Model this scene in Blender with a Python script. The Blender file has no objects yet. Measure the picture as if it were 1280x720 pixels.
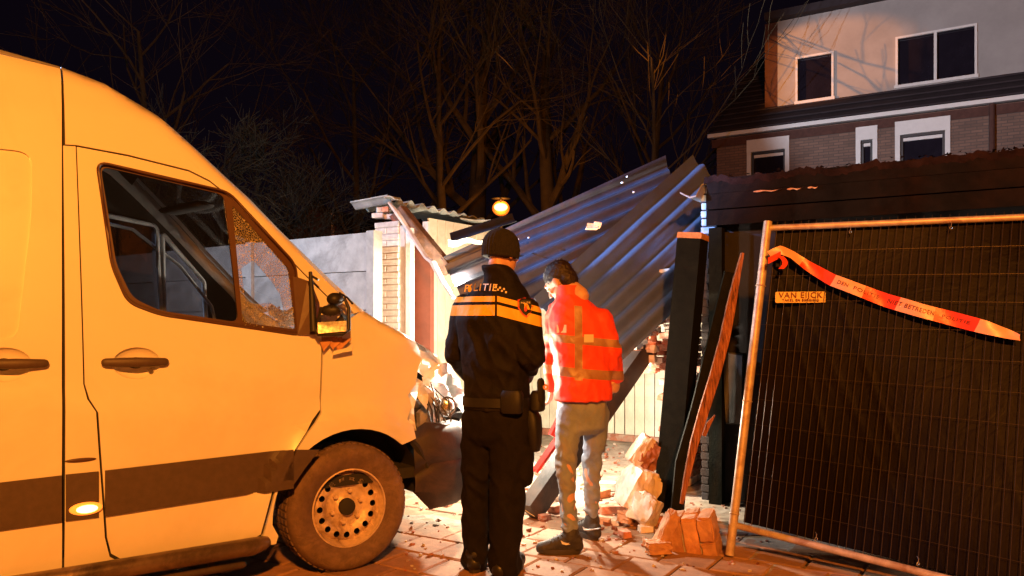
import bpy, bmesh, math, random
from math import sin, cos, pi, sqrt, radians, atan2
from mathutils import Vector, Matrix, noise
from mathutils.geometry import delaunay_2d_cdt
from mathutils.bvhtree import BVHTree
random.seed(7)
sc = bpy.context.scene
COL = sc.collection
V3 = Vector
# ---------------------------------------------------------------- camera, world, lamps
FPX, HZ, CH = 1000.0, 400.0, 1.4          # focal length in photo pixels, horizon row, camera height
cam_d = bpy.data.cameras.new('camera'); cam = bpy.data.objects.new('camera', cam_d); COL.objects.link(cam)
cam.location = (0, 0, CH); cam.rotation_euler = (pi/2, 0, 0)
cam_d.sensor_width = 36; cam_d.lens = 36*FPX/1280; cam_d.shift_y = (HZ-360)/1280
cam_d.clip_start = .05; cam_d.clip_end = 600
sc.camera = cam
w = bpy.data.worlds.new('World'); sc.world = w; w.use_nodes = True
bg = w.node_tree.nodes['Background']; bg.inputs[0].default_value = (.40, .22, .50, 1); bg.inputs[1].default_value = .007
sc.view_settings.view_transform = 'Standard'; sc.view_settings.look = 'None'
sc.view_settings.exposure = 0; sc.view_settings.gamma = 1

SODIUM = (1, .295, .03); COLD = (.50, .68, 1.0); WHITE = (1, .86, .66)
def lamp(name, loc, energy, color, size=.1, spot=None, target=None, blend=.4):
    d = bpy.data.lights.new(name, 'SPOT' if spot else 'POINT'); d.energy = energy; d.color = color; d.shadow_soft_size = size
    if spot: d.spot_size = radians(spot); d.spot_blend = blend
    o = bpy.data.objects.new(name, d); COL.objects.link(o); o.location = loc
    if target: o.rotation_euler = (V3(target)-V3(loc)).to_track_quat('-Z', 'Y').to_euler()
    return o
lamp('sodium_street_light', (.8, -3.6, 5.0), 5000, SODIUM, .16)           # street lamp behind the photographer
lamp('scene_flood_light', (-4.0, 5.9, 3.25), 620, COLD, .06)
lamp('police_beacon_light', (-3.9, 6.5, 3.5), 7000, (.24, .44, 1.0), .05, 31, (1.25, 7.3, 2.75), .35)
lamp('house_fill_spot', (-4.0, 5.9, 3.7), 7000, (.80, .84, 1.0), .06, 25, (9.0, 17.5, 7.2), .5)              # added spot that brightens the house front, an unseen fill
lamp('hand_torch_light', (-.20, 5.25, 1.06), 85, WHITE, .02)
lamp('garage_fill_light', (.12, 6.6, .98), 420, WHITE, .05)  # added unseen fill that brightens the garage boards
lamp('left_fill_light', (-.50, 7.35, 1.75), 150, WHITE, .05)              # added unseen fill for the left boards and the pillar
lamp('distant_sodium_light', (-.33, 24.0, 4.85), 170, SODIUM, .15)          # the lamp seen between the trees
lamp('side_sodium_light', (-6.5, 20.0, 7.5), 15000, SODIUM, .05, 10, (6.35, 19.6, 7.6), .45)   # lamp over the side street, lights the dormer

# ---------------------------------------------------------------- helpers
def P(px, py, Y): return V3(((px-640)*Y/FPX, Y, CH+(HZ-py)*Y/FPX))
def G(px, py, z=0.0):
    Y = (CH-z)*FPX/(py-HZ); return V3(((px-640)*Y/FPX, Y, z))
gd = V3((.85, -.527, 0)).normalized(); bd = V3((.527, .85, 0)).normalized(); UP = V3((0, 0, 1))
MW = {}
def thing(name, label, cat, loc, group=None, M=None):
    o = bpy.data.objects.new(name, None); COL.objects.link(o); o.empty_display_size = .1
    if M is None: M = Matrix.Translation(V3(loc))
    o.matrix_world = M; o.location = M.to_translation(); o.rotation_euler = M.to_euler()
    MW[o] = M.copy(); tag(o, label, cat, group); return o
def tag(o, label=None, cat=None, group=None, kind=None):
    if label: o['label'] = label
    if cat: o['category'] = cat
    if group: o['group'] = group
    if kind: o['kind'] = kind
    return o
class MB:
    def __init__(s): s.v = []; s.f = []; s.m = []; s.mi = 0
    def add(s, vs, fs):
        n = len(s.v); s.v += [V3(v) for v in vs]; s.f += [tuple(i+n for i in f) for f in fs]; s.m += [s.mi]*len(fs); return s
    def box(s, c, size, R=None, jit=0):
        c = V3(c); hx, hy, hz = size[0]/2, size[1]/2, size[2]/2
        vs = [V3((x*hx, y*hy, z*hz)) for x in (-1, 1) for y in (-1, 1) for z in (-1, 1)]
        if jit: vs = [v+V3([random.uniform(-jit, jit) for _ in range(3)]) for v in vs]
        if R is not None: vs = [R @ v for v in vs]
        return s.add([c+v for v in vs], [(0, 1, 3, 2), (4, 6, 7, 5), (0, 4, 5, 1), (2, 3, 7, 6), (0, 2, 6, 4), (1, 5, 7, 3)])
    def beam(s, a, b, wdt, hgt, up=UP, jit=0):
        a = V3(a); b = V3(b); d = (b-a).normalized(); x = d.cross(up).normalized(); z = x.cross(d)
        vs = [p+x*i*wdt/2+z*j*hgt/2 for p in (a, b) for i, j in ((-1, -1), (1, -1), (1, 1), (-1, 1))]
        if jit: vs = [v+V3([random.uniform(-jit, jit) for _ in range(3)]) for v in vs]
        return s.add(vs, [(3, 2, 1, 0), (4, 5, 6, 7), (0, 1, 5, 4), (1, 2, 6, 5), (2, 3, 7, 6), (3, 0, 4, 7)])
    def loft(s, rings, closed=True, cap=True):
        n = len(rings[0]); vs = [v for r in rings for v in r]; fs = []
        for i in range(len(rings)-1):
            for j in range(n if closed else n-1):
                k = (j+1) % n; fs.append((i*n+j, i*n+k, (i+1)*n+k, (i+1)*n+j))
        if cap and closed: fs.append(tuple(range(n-1, -1, -1))); fs.append(tuple((len(rings)-1)*n+j for j in range(n)))
        return s.add(vs, fs)
    def tube(s, pts, rad, n=8, cap=True, flat=1.0, side=None):
        pts = [V3(p) for p in pts]; rings = []
        if not hasattr(rad, '__len__'): rad = [rad]*len(pts)
        ref = None
        for i, p in enumerate(pts):
            d = (pts[min(i+1, len(pts)-1)]-pts[max(i-1, 0)]).normalized()
            if side is not None: x = (V3(side)-d*d.dot(V3(side))).normalized()
            elif ref is None: x = d.orthogonal().normalized()
            else: x = (ref-d*d.dot(ref)).normalized()
            ref = x; y = d.cross(x)
            rings.append([p+(x*cos(2*pi*k/n)+y*sin(2*pi*k/n)*flat)*rad[i] for k in range(n)])
        return s.loft(rings, True, cap)
    def limb(s, pts, rad, n=14, flat=1.0, side=None):     # tube with round ends
        pts = [V3(p) for p in pts]; rad = list(rad)
        d0 = (pts[0]-pts[1]).normalized(); d1 = (pts[-1]-pts[-2]).normalized()
        P_ = [pts[0]+d0*rad[0]*.9, pts[0]+d0*rad[0]*.6]+pts+[pts[-1]+d1*rad[-1]*.6, pts[-1]+d1*rad[-1]*.9]
        R_ = [rad[0]*.35, rad[0]*.78]+rad+[rad[-1]*.78, rad[-1]*.35]
        return s.tube(P_, R_, n, True, flat, side)
    def ell(s, c, ax, ay, az, nu=16, nv=10):
        c = V3(c); rings = []
        for i in range(1, nv):
            t = pi*i/nv; rings.append([c-V3(az)*cos(t)+(V3(ax)*cos(2*pi*k/nu)+V3(ay)*sin(2*pi*k/nu))*sin(t) for k in range(nu)])
        return s.loft(rings)
    def sphere(s, c, r, n=12): return s.ell(c, (r, 0, 0), (0, r, 0), (0, 0, r), n, max(6, n//2+2))
    def cyl(s, a, b, r, n=16): return s.tube([a, b], [r, r], n)
    def ring(s, c, ax, r, t, n=20, m=6):
        ax = V3(ax).normalized(); x = ax.orthogonal().normalized(); y = ax.cross(x); c = V3(c); vs = []; fs = []
        for i in range(n):
            a = 2*pi*i/n; d = x*cos(a)+y*sin(a)
            for j in range(m):
                b = 2*pi*j/m; vs.append(c+d*(r+t*cos(b))+ax*t*sin(b))
        for i in range(n):
            for j in range(m): fs.append((i*m+j, ((i+1) % n)*m+j, ((i+1) % n)*m+(j+1) % m, i*m+(j+1) % m))
        return s.add(vs, fs)
    def sheet(s, fn, nu, nv, thick=None):
        vs = [V3(fn(i/nu, j/nv)) for i in range(nu+1) for j in range(nv+1)]
        q = lambda i, j: i*(nv+1)+j
        fs = [(q(i, j), q(i+1, j), q(i+1, j+1), q(i, j+1)) for i in range(nu) for j in range(nv)]
        if thick:
            t = V3(thick); N = len(vs); vs2 = [v+t for v in vs]
            fs2 = [tuple(N+k for k in reversed(f)) for f in fs]
            bl = [q(i, 0) for i in range(nu+1)]+[q(nu, j) for j in range(1, nv+1)]+[q(i, nv) for i in range(nu-1, -1, -1)]+[q(0, j) for j in range(nv-1, 0, -1)]
            fs3 = [(bl[k], bl[(k+1) % len(bl)], bl[(k+1) % len(bl)]+N, bl[k]+N) for k in range(len(bl))]
            return s.add(vs+vs2, fs+fs2+fs3)
        return s.add(vs, fs)
    def build(s, name, mats, parent=None, smooth=False, angle=35, local=False, label=None, cat=None, group=None, kind=None, fixn=True):
        if not isinstance(mats, (list, tuple)): mats = [mats]
        PM = MW[parent] if parent else Matrix.Identity(4)
        vs = s.v if local else [PM.inverted() @ v for v in s.v]
        lo = [min(v[i] for v in vs) for i in range(3)]; hi = [max(v[i] for v in vs) for i in range(3)]
        c = V3(((lo[0]+hi[0])/2, (lo[1]+hi[1])/2, lo[2] if parent is None else (lo[2]+hi[2])/2))
        me = bpy.data.meshes.new(name); me.from_pydata([v-c for v in vs], [], s.f)
        for m in mats: me.materials.append(m)
        if len(mats) > 1: me.polygons.foreach_set('material_index', s.m)
        if fixn:
            bm = bmesh.new(); bm.from_mesh(me); bmesh.ops.recalc_face_normals(bm, faces=bm.faces); bm.to_mesh(me); bm.free()
        if smooth:
            me.polygons.foreach_set('use_smooth', [True]*len(me.polygons))
            if angle < 180: me.set_sharp_from_angle(angle=radians(angle))
        o = bpy.data.objects.new(name, me); COL.objects.link(o)
        o.location = c
        if parent: o.parent = parent
        MW[o] = PM @ Matrix.Translation(c)
        return tag(o, label, cat, group, kind)
def place_copy(src, M, parent=None):
    c = src.copy(); COL.objects.link(c); c.parent = parent
    L = (MW[parent].inverted() @ M) if parent else M
    c.matrix_local = L; MW[c] = M; return c
# ---------------------------------------------------------------- materials
class NT:
    def __init__(s, name):
        s.m = bpy.data.materials.new(name); s.m.use_nodes = True; s.t = s.m.node_tree; s.n = s.t.nodes
        s.b = s.n['Principled BSDF']; s.out = s.n['Material Output']; s._c = None
    def co(s):
        if s._c is None: s._c = s.n.new('ShaderNodeTexCoord').outputs['Object']
        return s._c
    def link(s, a, b): s.t.links.new(a, b)
    def noise(s, scale, detail=4, rough=.6, dist=0, vec=None):
        x = s.n.new('ShaderNodeTexNoise'); x.inputs['Scale'].default_value = scale; x.inputs['Detail'].default_value = detail
        x.inputs['Roughness'].default_value = rough; x.inputs['Distortion'].default_value = dist; s.link(vec or s.co(), x.inputs['Vector']); return x.outputs['Fac']
    def ramp(s, fac, stops):
        r = s.n.new('ShaderNodeValToRGB'); e = r.color_ramp.elements
        while len(e) < len(stops): e.new(.5)
        for k, (p, c) in enumerate(stops): e[k].position = p; e[k].color = tuple(c)+(1,) if len(c) == 3 else c
        s.link(fac, r.inputs[0]); return r.outputs[0]
    def mix(s, fac, a, b, mode='MIX'):
        x = s.n.new('ShaderNodeMix'); x.data_type = 'RGBA'; x.blend_type = mode
        for k, v in ((0, fac), (6, a), (7, b)):
            if isinstance(v, (int, float)): x.inputs[k].default_value = v
            elif isinstance(v, (tuple, list)): x.inputs[k].default_value = tuple(v)+(1,) if len(v) == 3 else v
            else: s.link(v, x.inputs[k])
        return x.outputs[2]
    def math(s, op, a, b=None, c=None):
        x = s.n.new('ShaderNodeMath'); x.operation = op
        for k, v in enumerate((a, b, c)):
            if v is None: continue
            if isinstance(v, (int, float)): x.inputs[k].default_value = v
            else: s.link(v, x.inputs[k])
        return x.outputs[0]
    def xyz(s):
        x = s.n.new('ShaderNodeSeparateXYZ'); s.link(s.co(), x.inputs[0]); return x.outputs
    def bump(s, h, strength=.3, dist=.01, prev=None):
        b = s.n.new('ShaderNodeBump'); b.inputs['Strength'].default_value = strength; b.inputs['Distance'].default_value = dist
        s.link(h, b.inputs['Height'])
        if prev: s.link(prev, b.inputs['Normal'])
        s.link(b.outputs[0], s.b.inputs['Normal']); return b.outputs[0]
def mat(name, col, rough=.6, metal=0, var=.25, scale=9, bump=.15, bscale=60, coat=0, grime=None, rvar=.1, spec=.5, rand=.0):
    t = NT(name); c1 = tuple(x*(1-var) for x in col); c2 = tuple(min(1, x*(1+var)) for x in col)
    f = t.noise(scale, 5, .65)
    c = t.ramp(f, [(.3, c1), (.7, c2)])
    if grime:
        f2 = t.noise(scale*.37, 6, .7, .6); k = t.ramp(f2, [(.48, (0, 0, 0)), (.68, (1, 1, 1))]); c = t.mix(k, c, grime)
    if rand:
        oi = t.n.new('ShaderNodeObjectInfo'); v = t.math('MULTIPLY_ADD', oi.outputs['Random'], 2*rand, 1-rand)
        cc = t.n.new('ShaderNodeCombineColor'); [t.link(v, cc.inputs[i]) for i in range(3)]; c = t.mix(1.0, c, cc.outputs[0], 'MULTIPLY')
    t.link(c, t.b.inputs['Base Color']); t.b.inputs['Metallic'].default_value = metal
    r = t.math('MULTIPLY_ADD', t.noise(scale*2.3, 3), rvar*2, rough-rvar); t.link(r, t.b.inputs['Roughness'])
    t.b.inputs['Coat Weight'].default_value = coat; t.b.inputs['Coat Roughness'].default_value = .08
    t.b.inputs['Specular IOR Level'].default_value = spec
    if bump: t.bump(t.noise(bscale, 4), bump, .006)
    return t.m
def emis(name, col, st):
    t = NT(name); t.b.inputs['Base Color'].default_value = (.8, .5, .2, 1); t.b.inputs['Emission Color'].default_value = tuple(col)+(1,); t.b.inputs['Emission Strength'].default_value = st; return t.m
def glassy(name, col, alpha, rough=.03):
    t = NT(name); t.b.inputs['Base Color'].default_value = tuple(col)+(1,); t.b.inputs['Roughness'].default_value = rough; t.b.inputs['Alpha'].default_value = alpha
    t.b.inputs['Coat Weight'].default_value = .6; t.bump(t.noise(3), .05, .01); return t.m
M = {}
M['paint'] = mat('white_van_paint', (.80, .78, .74), .30, 0, .03, 1.2, .02, 7, .5, (.70, .66, .60), .03)
M['paint_inner'] = mat('grey_primer_metal', (.30, .27, .24), .5, 0, .3, 12, .2, 30)
M['rub'] = mat('dark_rub_strip_plastic', (.075, .05, .042), .5, 0, .15, 30, .2, 400)
M['black'] = mat('black_rubber', (.018, .017, .017), .55, 0, .2, 20, .1, 120)
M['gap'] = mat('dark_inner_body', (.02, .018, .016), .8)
M['tyre'] = mat('dusty_tyre_rubber', (.13, .08, .06), .8, 0, .3, 14, .35, 90, 0, (.22, .14, .10))
M['rim'] = mat('grey_steel_rim', (.66, .52, .44), .42, .1, .2, 16, .15, 50, 0, (.26, .17, .12))
M['bumper'] = mat('grey_bumper_plastic', (.030, .02, .018), .55, 0, .2, 9, .25, 250, 0, (.08, .05, .035))
M['trim'] = mat('dark_red_brown_seal', (.07, .03, .022), .45, 0, .1, 9, .05, 50)
M['chrome'] = mat('silver_foil', (.8, .8, .8), .22, .9, .1, 6, .3, 20)
M['silver'] = mat('torn_silver_sheet', (.72, .71, .69), .5, .15, .15, 8, .3, 30)
M['seat'] = mat('dark_seat_fabric', (.05, .05, .058), .9, 0, .3, 30, .3, 300)
M['dash'] = mat('black_dashboard_plastic', (.03, .03, .035), .5, 0, .2, 20, .2, 200)
M['headliner'] = mat('grey_headliner', (.05, .05, .055), .85)
M['seal'] = mat('pale_glint_strip', (.75, .78, .82), .3)  # pale colour imitates light catching the far window edges
M['marker'] = emis('lit_amber_marker', (1, .20, .02), 1.6)
M['halo'] = emis('sodium_lamp_halo', (1, .16, .01), .75)  # emission imitates the glow around the far lamp
M['bulb'] = emis('amber_bulb', (1, .60, .18), 6)
M['lampglow'] = emis('sodium_lamp_glass', (1, .36, .06), 16)
M['torchglow'] = emis('torch_lens', (1, .93, .8), 30)
M['glass'] = glassy('side_window_glass', (.006, .007, .009), .60)
M['farglass'] = glassy('far_window_glass', (.006, .005, .008), .86)
M['wglass'] = glassy('windscreen_glass', (.06, .07, .08), .35)
M['darkpane'] = mat('dark_window_pane', (.012, .010, .016), .08, 0, .2, 3, .02, 4)
M['concrete'] = mat('pale_concrete_plank', (.38, .385, .34), .85, 0, .25, 5, .35, 40, 0, (.22, .22, .19))
M['slab'] = mat('concrete_paving_slab', (.35, .19, .11), .85, 0, .24, 11, .4, 70, 0, (.26, .14, .085), .05, .5, .22)
M['sand'] = mat('joint_sand', (.03, .022, .018), .95, 0, .4, 20, .5, 60)
M['ground'] = mat('dark_trodden_ground', (.07, .06, .05), .95, 0, .4, 3, .4, 30)
M['dust'] = mat('crushed_mortar_floor', (.34, .27, .20), .92, 0, .35, 9, .9, 45, 0, (.16, .105, .07))
M['wbrick'] = mat('white_washed_brick', (.58, .54, .48), .85, 0, .16, 14, .5, 60, 0, (.50, .42, .36), .05, .5, .14)
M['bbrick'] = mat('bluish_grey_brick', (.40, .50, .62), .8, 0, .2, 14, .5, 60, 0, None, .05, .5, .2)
M['rbrick'] = mat('red_brick', (.42, .15, .08), .85, 0, .3, 18, .5, 60, 0, (.55, .40, .30), .05, .5, .25)
M['shadebrick'] = mat('shaded_dark_brick', (.03, .02, .017), .85, 0, .3, 18, .5, 60)  # shade put into the colour of the pier's lower bricks and core
M['mortar'] = mat('mortar', (.42, .38, .33), .95, 0, .2, 20, .5, 80)
M['plaster'] = mat('white_painted_rubble', (.66, .56, .47), .85, 0, .2, 10, .6, 40, 0, (.48, .25, .15), .05, .5, .15)
M['oblock'] = mat('orange_clay_block', (.58, .30, .16), .85, 0, .25, 10, .6, 50, 0, (.38, .15, .08), .05, .5, .15)
M['cream'] = mat('cream_painted_board', (.66, .61, .47), .6, 0, .12, 5, .15, 30, 0, (.50, .43, .30), .06, .5, .08)
M['frame_w'] = mat('white_door_frame', (.74, .72, .68), .5, 0, .1, 6, .15, 30, 0, (.5, .4, .3))
M['reddoor'] = mat('red_brown_door', (.17, .05, .028), .5, 0, .2, 6, .1, 60)
M['corr'] = mat('dark_corrugated_sheet', (.040, .045, .062), .38, .15, .25, 4, .25, 40, 0, (.075, .04, .03), .08)
M['corrb'] = mat('greyer_corrugated_sheet', (.075, .09, .125), .34, .2, .2, 4, .25, 40, 0, (.08, .06, .05), .08)
M['wood'] = mat('weathered_brown_wood', (.18, .095, .055), .75, 0, .4, 20, .5, 60, 0, (.10, .055, .035))
M['darkwood'] = mat('dark_stained_wood', (.007, .007, .004), .8, 0, .35, 14, .5, 60, 0, None, .05, .08)
M['rawwood'] = mat('raw_split_wood', (.42, .13, .05), .7, 0, .5, 16, .6, 60, 0, (.08, .03, .018))
def fibre_mat():
    t = NT('fibrous_split_wood'); mp = t.n.new('ShaderNodeMapping'); mp.inputs['Scale'].default_value = (9, 9, .7); mp.inputs['Rotation'].default_value = (0, -.22, 0); t.link(t.co(), mp.inputs[0])
    f = t.noise(9, 6, .7, .3, mp.outputs[0]); t.link(t.ramp(f, [(.35, (.06, .02, .01)), (.5, (.36, .12, .05)), (.68, (.60, .24, .11))]), t.b.inputs['Base Color']); t.b.inputs['Roughness'].default_value = .75; t.bump(f, .9, .02); return t.m
M['fibre'] = fibre_mat()
M['endgrain'] = mat('sawn_end_grain', (.55, .24, .10), .8, 0, .3, 30, .5, 60)
M['patch'] = mat('dim_grey_patch', (.09, .09, .085), .9, 0, .3)
M['fascia'] = mat('dark_fascia_board', (.009, .007, .006), .85, 0, .45, 5, .4, 30, 0, (.018, .010, .007), .05, .05)
M['roofmoss'] = mat('mossy_bitumen_roof', (.018, .008, .006), .95, 0, .6, 9, .8, 20, 0, None, 0, .1)
M['darkwall'] = mat('dark_garage_wall', (.014, .011, .012), .85, 0, .4, 4, .3, 30)
M['tarp'] = None
M['orange'] = mat('orange_collar_cloth', (.85, .07, .025), .6, 0, .1, 9, .3, 60)
M['galv'] = mat('galvanised_tube', (.58, .46, .38), .45, .25, .2, 20, .15, 60, 0, (.34, .20, .13))
M['bar'] = mat('tarnished_step_bar', (.20, .14, .11), .32, .5, .3, 9, .15, 60, 0, (.07, .05, .04))
M['wire'] = mat('galvanised_wire', (.075, .052, .04), .4, .5, .2, 30, 0)
M['bark'] = mat('tree_bark', (.065, .05, .022), .95, 0, .35, 3, .5, 12)
M['bark2'] = mat('pale_bark', (.04, .042, .026), .95, 0, .35, 3, .5, 12)
M['hwhite'] = mat('house_white_render', (.30, .30, .29), .85, 0, .12, 1.5, .1, 20)
M['hframe'] = mat('house_white_frame', (.62, .64, .62), .5, 0, .05)
M['hroof'] = mat('house_dark_roof', (.02, .014, .018), .8, 0, .3, 4)
M['hdark'] = mat('far_house_brown', (.07, .03, .022), .9)
M['skin'] = mat('skin', (.60, .34, .24), .5, 0, .1, 20, .1, 150)
M['hair'] = mat('dark_brown_hair', (.022, .012, .009), .45, 0, .4, 60, .7, 180)
M['boot'] = mat('black_boot_leather', (.016, .014, .014), .42, 0, .2, 20, .2, 80)
M['shoe'] = mat('black_sneaker_mesh', (.035, .03, .03), .65, 0, .4, 60, .4, 200)
M['sole'] = mat('dark_rubber_sole', (.045, .035, .03), .7)
M['beanie'] = mat('black_knit', (.014, .012, .013), .95, 0, .3, 60, .9, 260)
M['swoosh'] = mat('white_shoe_stripe', (.75, .72, .68), .4, 0, .05, 9, 0)
M['gear'] = mat('black_nylon_gear', (.007, .006, .006), .6, 0, .2, 30, .2, 200)
M['yellow'] = mat('yellow_reflector', (.85, .50, .05), .45, 0, .06, 20, .1, 200)
M['letter'] = mat('pale_letter_print', (.80, .66, .50), .4, 0, .04, 9, 0)
M['redprint'] = mat('red_print', (.62, .06, .05), .5, 0, .05, 9, 0)
M['signplate'] = mat('yellow_sign_plate', (.80, .58, .20), .4, 0, .05, 9, .02)
M['darkprint'] = mat('dark_print', (.16, .02, .01), .5, 0, .05, 9, 0)
M['taper'] = mat('red_barrier_tape', (.78, .055, .035), .35, 0, .12, 9, .15, 40)
M['tapew'] = mat('pale_barrier_tape', (.86, .42, .30), .35, 0, .06, 9, .15, 40)
M['leafbit'] = mat('dead_leaf', (.22, .07, .03), .8, 0, .4, 20, .3)
M['redplastic'] = mat('red_plastic', (.50, .03, .02), .3)
def tarp_mat():
    t = NT('black_tarpaulin'); c = t.ramp(t.noise(1.4, 5), [(.35, (.002, .0006, .0008)), (.75, (.005, .0012, .0015))])
    t.link(c, t.b.inputs['Base Color']); t.b.inputs['Roughness'].default_value = .5
    t.b.inputs['Specular IOR Level'].default_value = .12; t.bump(t.noise(5, 5, .6, 1.2), .25, .02); return t.m
M['tarp'] = tarp_mat()
def brickwall_mat():
    t = NT('house_brickwork'); b = t.n.new('ShaderNodeTexBrick'); mp = t.n.new('ShaderNodeMapping')
    x = t.xyz(); cb = t.n.new('ShaderNodeCombineXYZ')
    t.link(x[0], cb.inputs[0]); t.link(x[2], cb.inputs[1])
    t.link(cb.outputs[0], b.inputs['Vector']); b.inputs['Scale'].default_value = 1.0
    b.inputs['Brick Width'].default_value = .22; b.inputs['Row Height'].default_value = .065; b.inputs['Mortar Size'].default_value = .008
    b.inputs['Color1'].default_value = (.20, .13, .10, 1); b.inputs['Color2'].default_value = (.14, .095, .075, 1); b.inputs['Mortar'].default_value = (.10, .08, .07, 1)
    c = t.mix(.5, b.outputs['Color'], t.ramp(t.noise(2), [(.3, (.6, .6, .6)), (.7, (1.2, 1.1, 1)) ]), 'MULTIPLY')
    t.link(c, t.b.inputs['Base Color']); t.b.inputs['Roughness'].default_value = .9; t.bump(b.outputs['Fac'], .4, .01); return t.m
M['hbrick'] = brickwall_mat()
def shatter_mat(name, scale, lo, hi, a0, a1):
    t = NT(name); v = t.n.new('ShaderNodeTexVoronoi'); v.feature = 'DISTANCE_TO_EDGE'; v.inputs['Scale'].default_value = scale; t.link(t.co(), v.inputs['Vector'])
    k = t.ramp(v.outputs['Distance'], [(.02, (1, 1, 1)), (.09, (0, 0, 0))])
    v2 = t.n.new('ShaderNodeTexVoronoi'); v2.inputs['Scale'].default_value = scale; t.link(t.co(), v2.inputs['Vector'])
    t.link(t.mix(k, lo, hi), t.b.inputs['Base Color']); t.b.inputs['Roughness'].default_value = .3
    a = t.math('MULTIPLY_ADD', k, a1-a0, a0); t.link(a, t.b.inputs['Alpha'])
    t.bump(v2.outputs['Color'], 1.0, .02); return t.m
M['shatter'] = shatter_mat('crazed_side_glass', 95, (.10, .09, .06), (.75, .66, .45), .38, .85)

# ---------------------------------------------------------------- setting: ground
mb = MB(); mb.add([(-120, -60, -.06), (120, -60, -.06), (120, 260, -.06), (-120, 260, -.06)], [(0, 1, 2, 3)])
ground = mb.build('ground', M['ground'], kind='structure')
mb = MB(); mb.sheet(lambda u, v: (-14+28*u, -8+13.2*v+0, -.012), 4, 4); road = mb.build('pavement', M['sand'], kind='structure')
road.data.materials[0] = M['sand']
mb = MB(); mb.sheet(lambda u, v: tuple(V3((-.2, 6.0, -.008))+gd*(-3+7*u)+bd*(-.75+4.95*v)+UP*(.016*noise.noise(V3((u*14, v*12, 0)))+.010*noise.noise(V3((u*50, v*42, 0)))-.004+.012*min(1, v*5))), 140, 110)
yard = mb.build('garage_floor', M['dust'], smooth=True, kind='structure')
# paving slabs, 30 x 30 cm, laid half-bonded along the garage row
TS = .30
slab_meshes = []
for k in range(5):
    h = TS/2-.0065; bv = .008
    vs = []
    for z, e in ((-.05, h), (-.008, h), (0, h-bv)):
        vs += [V3((x*e+random.uniform(-.0015, .0015), y*e+random.uniform(-.0015, .0015), z)) for x, y in ((-1, -1), (1, -1), (1, 1), (-1, 1))]
    fs = [(8, 9, 10, 11)]+[(r*4+i, r*4+(i+1) % 4, (r+1)*4+(i+1) % 4, (r+1)*4+i) for r in (0, 1) for i in range(4)]
    me = bpy.data.meshes.new('paving_slab'); me.from_pydata(vs, [], fs); me.materials.append(M['slab']); slab_meshes.append(me)
rest = MB(); nslab = 0; cand = []
for i in range(-34, 34):
    for j in range(-34, 22):
        c = V3((0, 5, 0))+gd*((i+(.5 if j % 2 else 0))*TS)+bd*(j*TS)
        if c.y < -2.5 or abs(c.x) > 6: continue
        fr = (c-V3((-.2, 6.0, 0))).dot(bd)
        if fr > .45+.25*sin(i*.9): continue
        px = 640+FPX*c.x/max(c.y, .1); py = HZ+FPX*CH/max(c.y, .1)
        vis = c.y > 4.1 and 330 < px < 1290 and py < 760
        cand.append((0 if vis else 1, c.y, i, j, c))
cand.sort(key=lambda t: (t[0], t[1]))
for vis, _, i, j, c in cand:
    Mx = Matrix.Translation(c+V3((0, 0, random.uniform(-.003, .003)))) @ Matrix.Rotation(atan2(gd.y, gd.x)+random.choice((0, pi/2, pi))+random.uniform(-.006, .006), 4, 'Z') @ Matrix.Rotation(random.uniform(-.008, .008), 4, 'X')
    me = random.choice(slab_meshes)
    if vis == 0 and nslab < 295:
        o = bpy.data.objects.new('paving_slab', me); COL.objects.link(o); o.parent = road
        o.matrix_local = MW[road].inverted() @ Mx; nslab += 1
    else: rest.add([Mx @ v.co for v in me.vertices], [tuple(p.vertices) for p in me.polygons])
rest.build('paving_slab_field', M['slab'], road, kind='stuff')
# ---------------------------------------------------------------- delivery van
W0 = V3((-.885, 4.43, 0)); TH = radians(35)
VM = Matrix.Translation(W0) @ Matrix.Rotation(TH, 4, 'Z')
van = thing('delivery_van', 'white high-roof delivery van with a crushed front corner and shattered side window', 'van', None, M=VM)
VW = 1.98
dv = (cos(TH), sin(TH))
def VL(px, py, yo=0.0):
    k = (px-640)/FPX; X0 = W0.x-dv[1]*yo; Y0 = W0.y+dv[0]*yo
    s = (k*Y0-X0)/(dv[0]-dv[1]*k); Y = Y0+dv[1]*s; return s, CH+(HZ-py)*Y/FPX
TOPPX = [((0, 55), .26), ((75, 77), .26), ((133, 100), .26), ((200, 141), .24), ((247, 185), .22), ((280, 217), .20), ((310, 245), .18), ((350, 288), .16), ((400, 338), .13), ((436, 374), .12), ((452, 388), .12), ((472, 402), .13), ((500, 417), .17), ((524, 432), .22), ((545, 450), .28), ((556, 466), .34)]
TOP = [VL(a[0], a[1], b) for a, b in TOPPX]
TOP = [(-4.75, TOP[0][1]+.10), (-3.2, TOP[0][1]+.10), (-2.3, TOP[0][1]+.085)]+TOP
def zt(s):
    if s <= TOP[0][0]: return TOP[0][1]
    for (a, za), (b, zb) in zip(TOP, TOP[1:]):
        if s <= b: t = (s-a)/(b-a); return za+(zb-za)*t
    return TOP[-1][1]-(s-TOP[-1][0])*1.5
S_COWL = TOP[13][0]; S_END = TOP[-1][0]; S_WTOP = TOP[7][0]
cr0 = VL(0, 497); cr1 = VL(360, 507); up0 = VL(0, 105, .17); up1 = VL(160, 136, .17)
def sm(x): x = max(0, min(1, x)); return x*x*(3-2*x)
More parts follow.
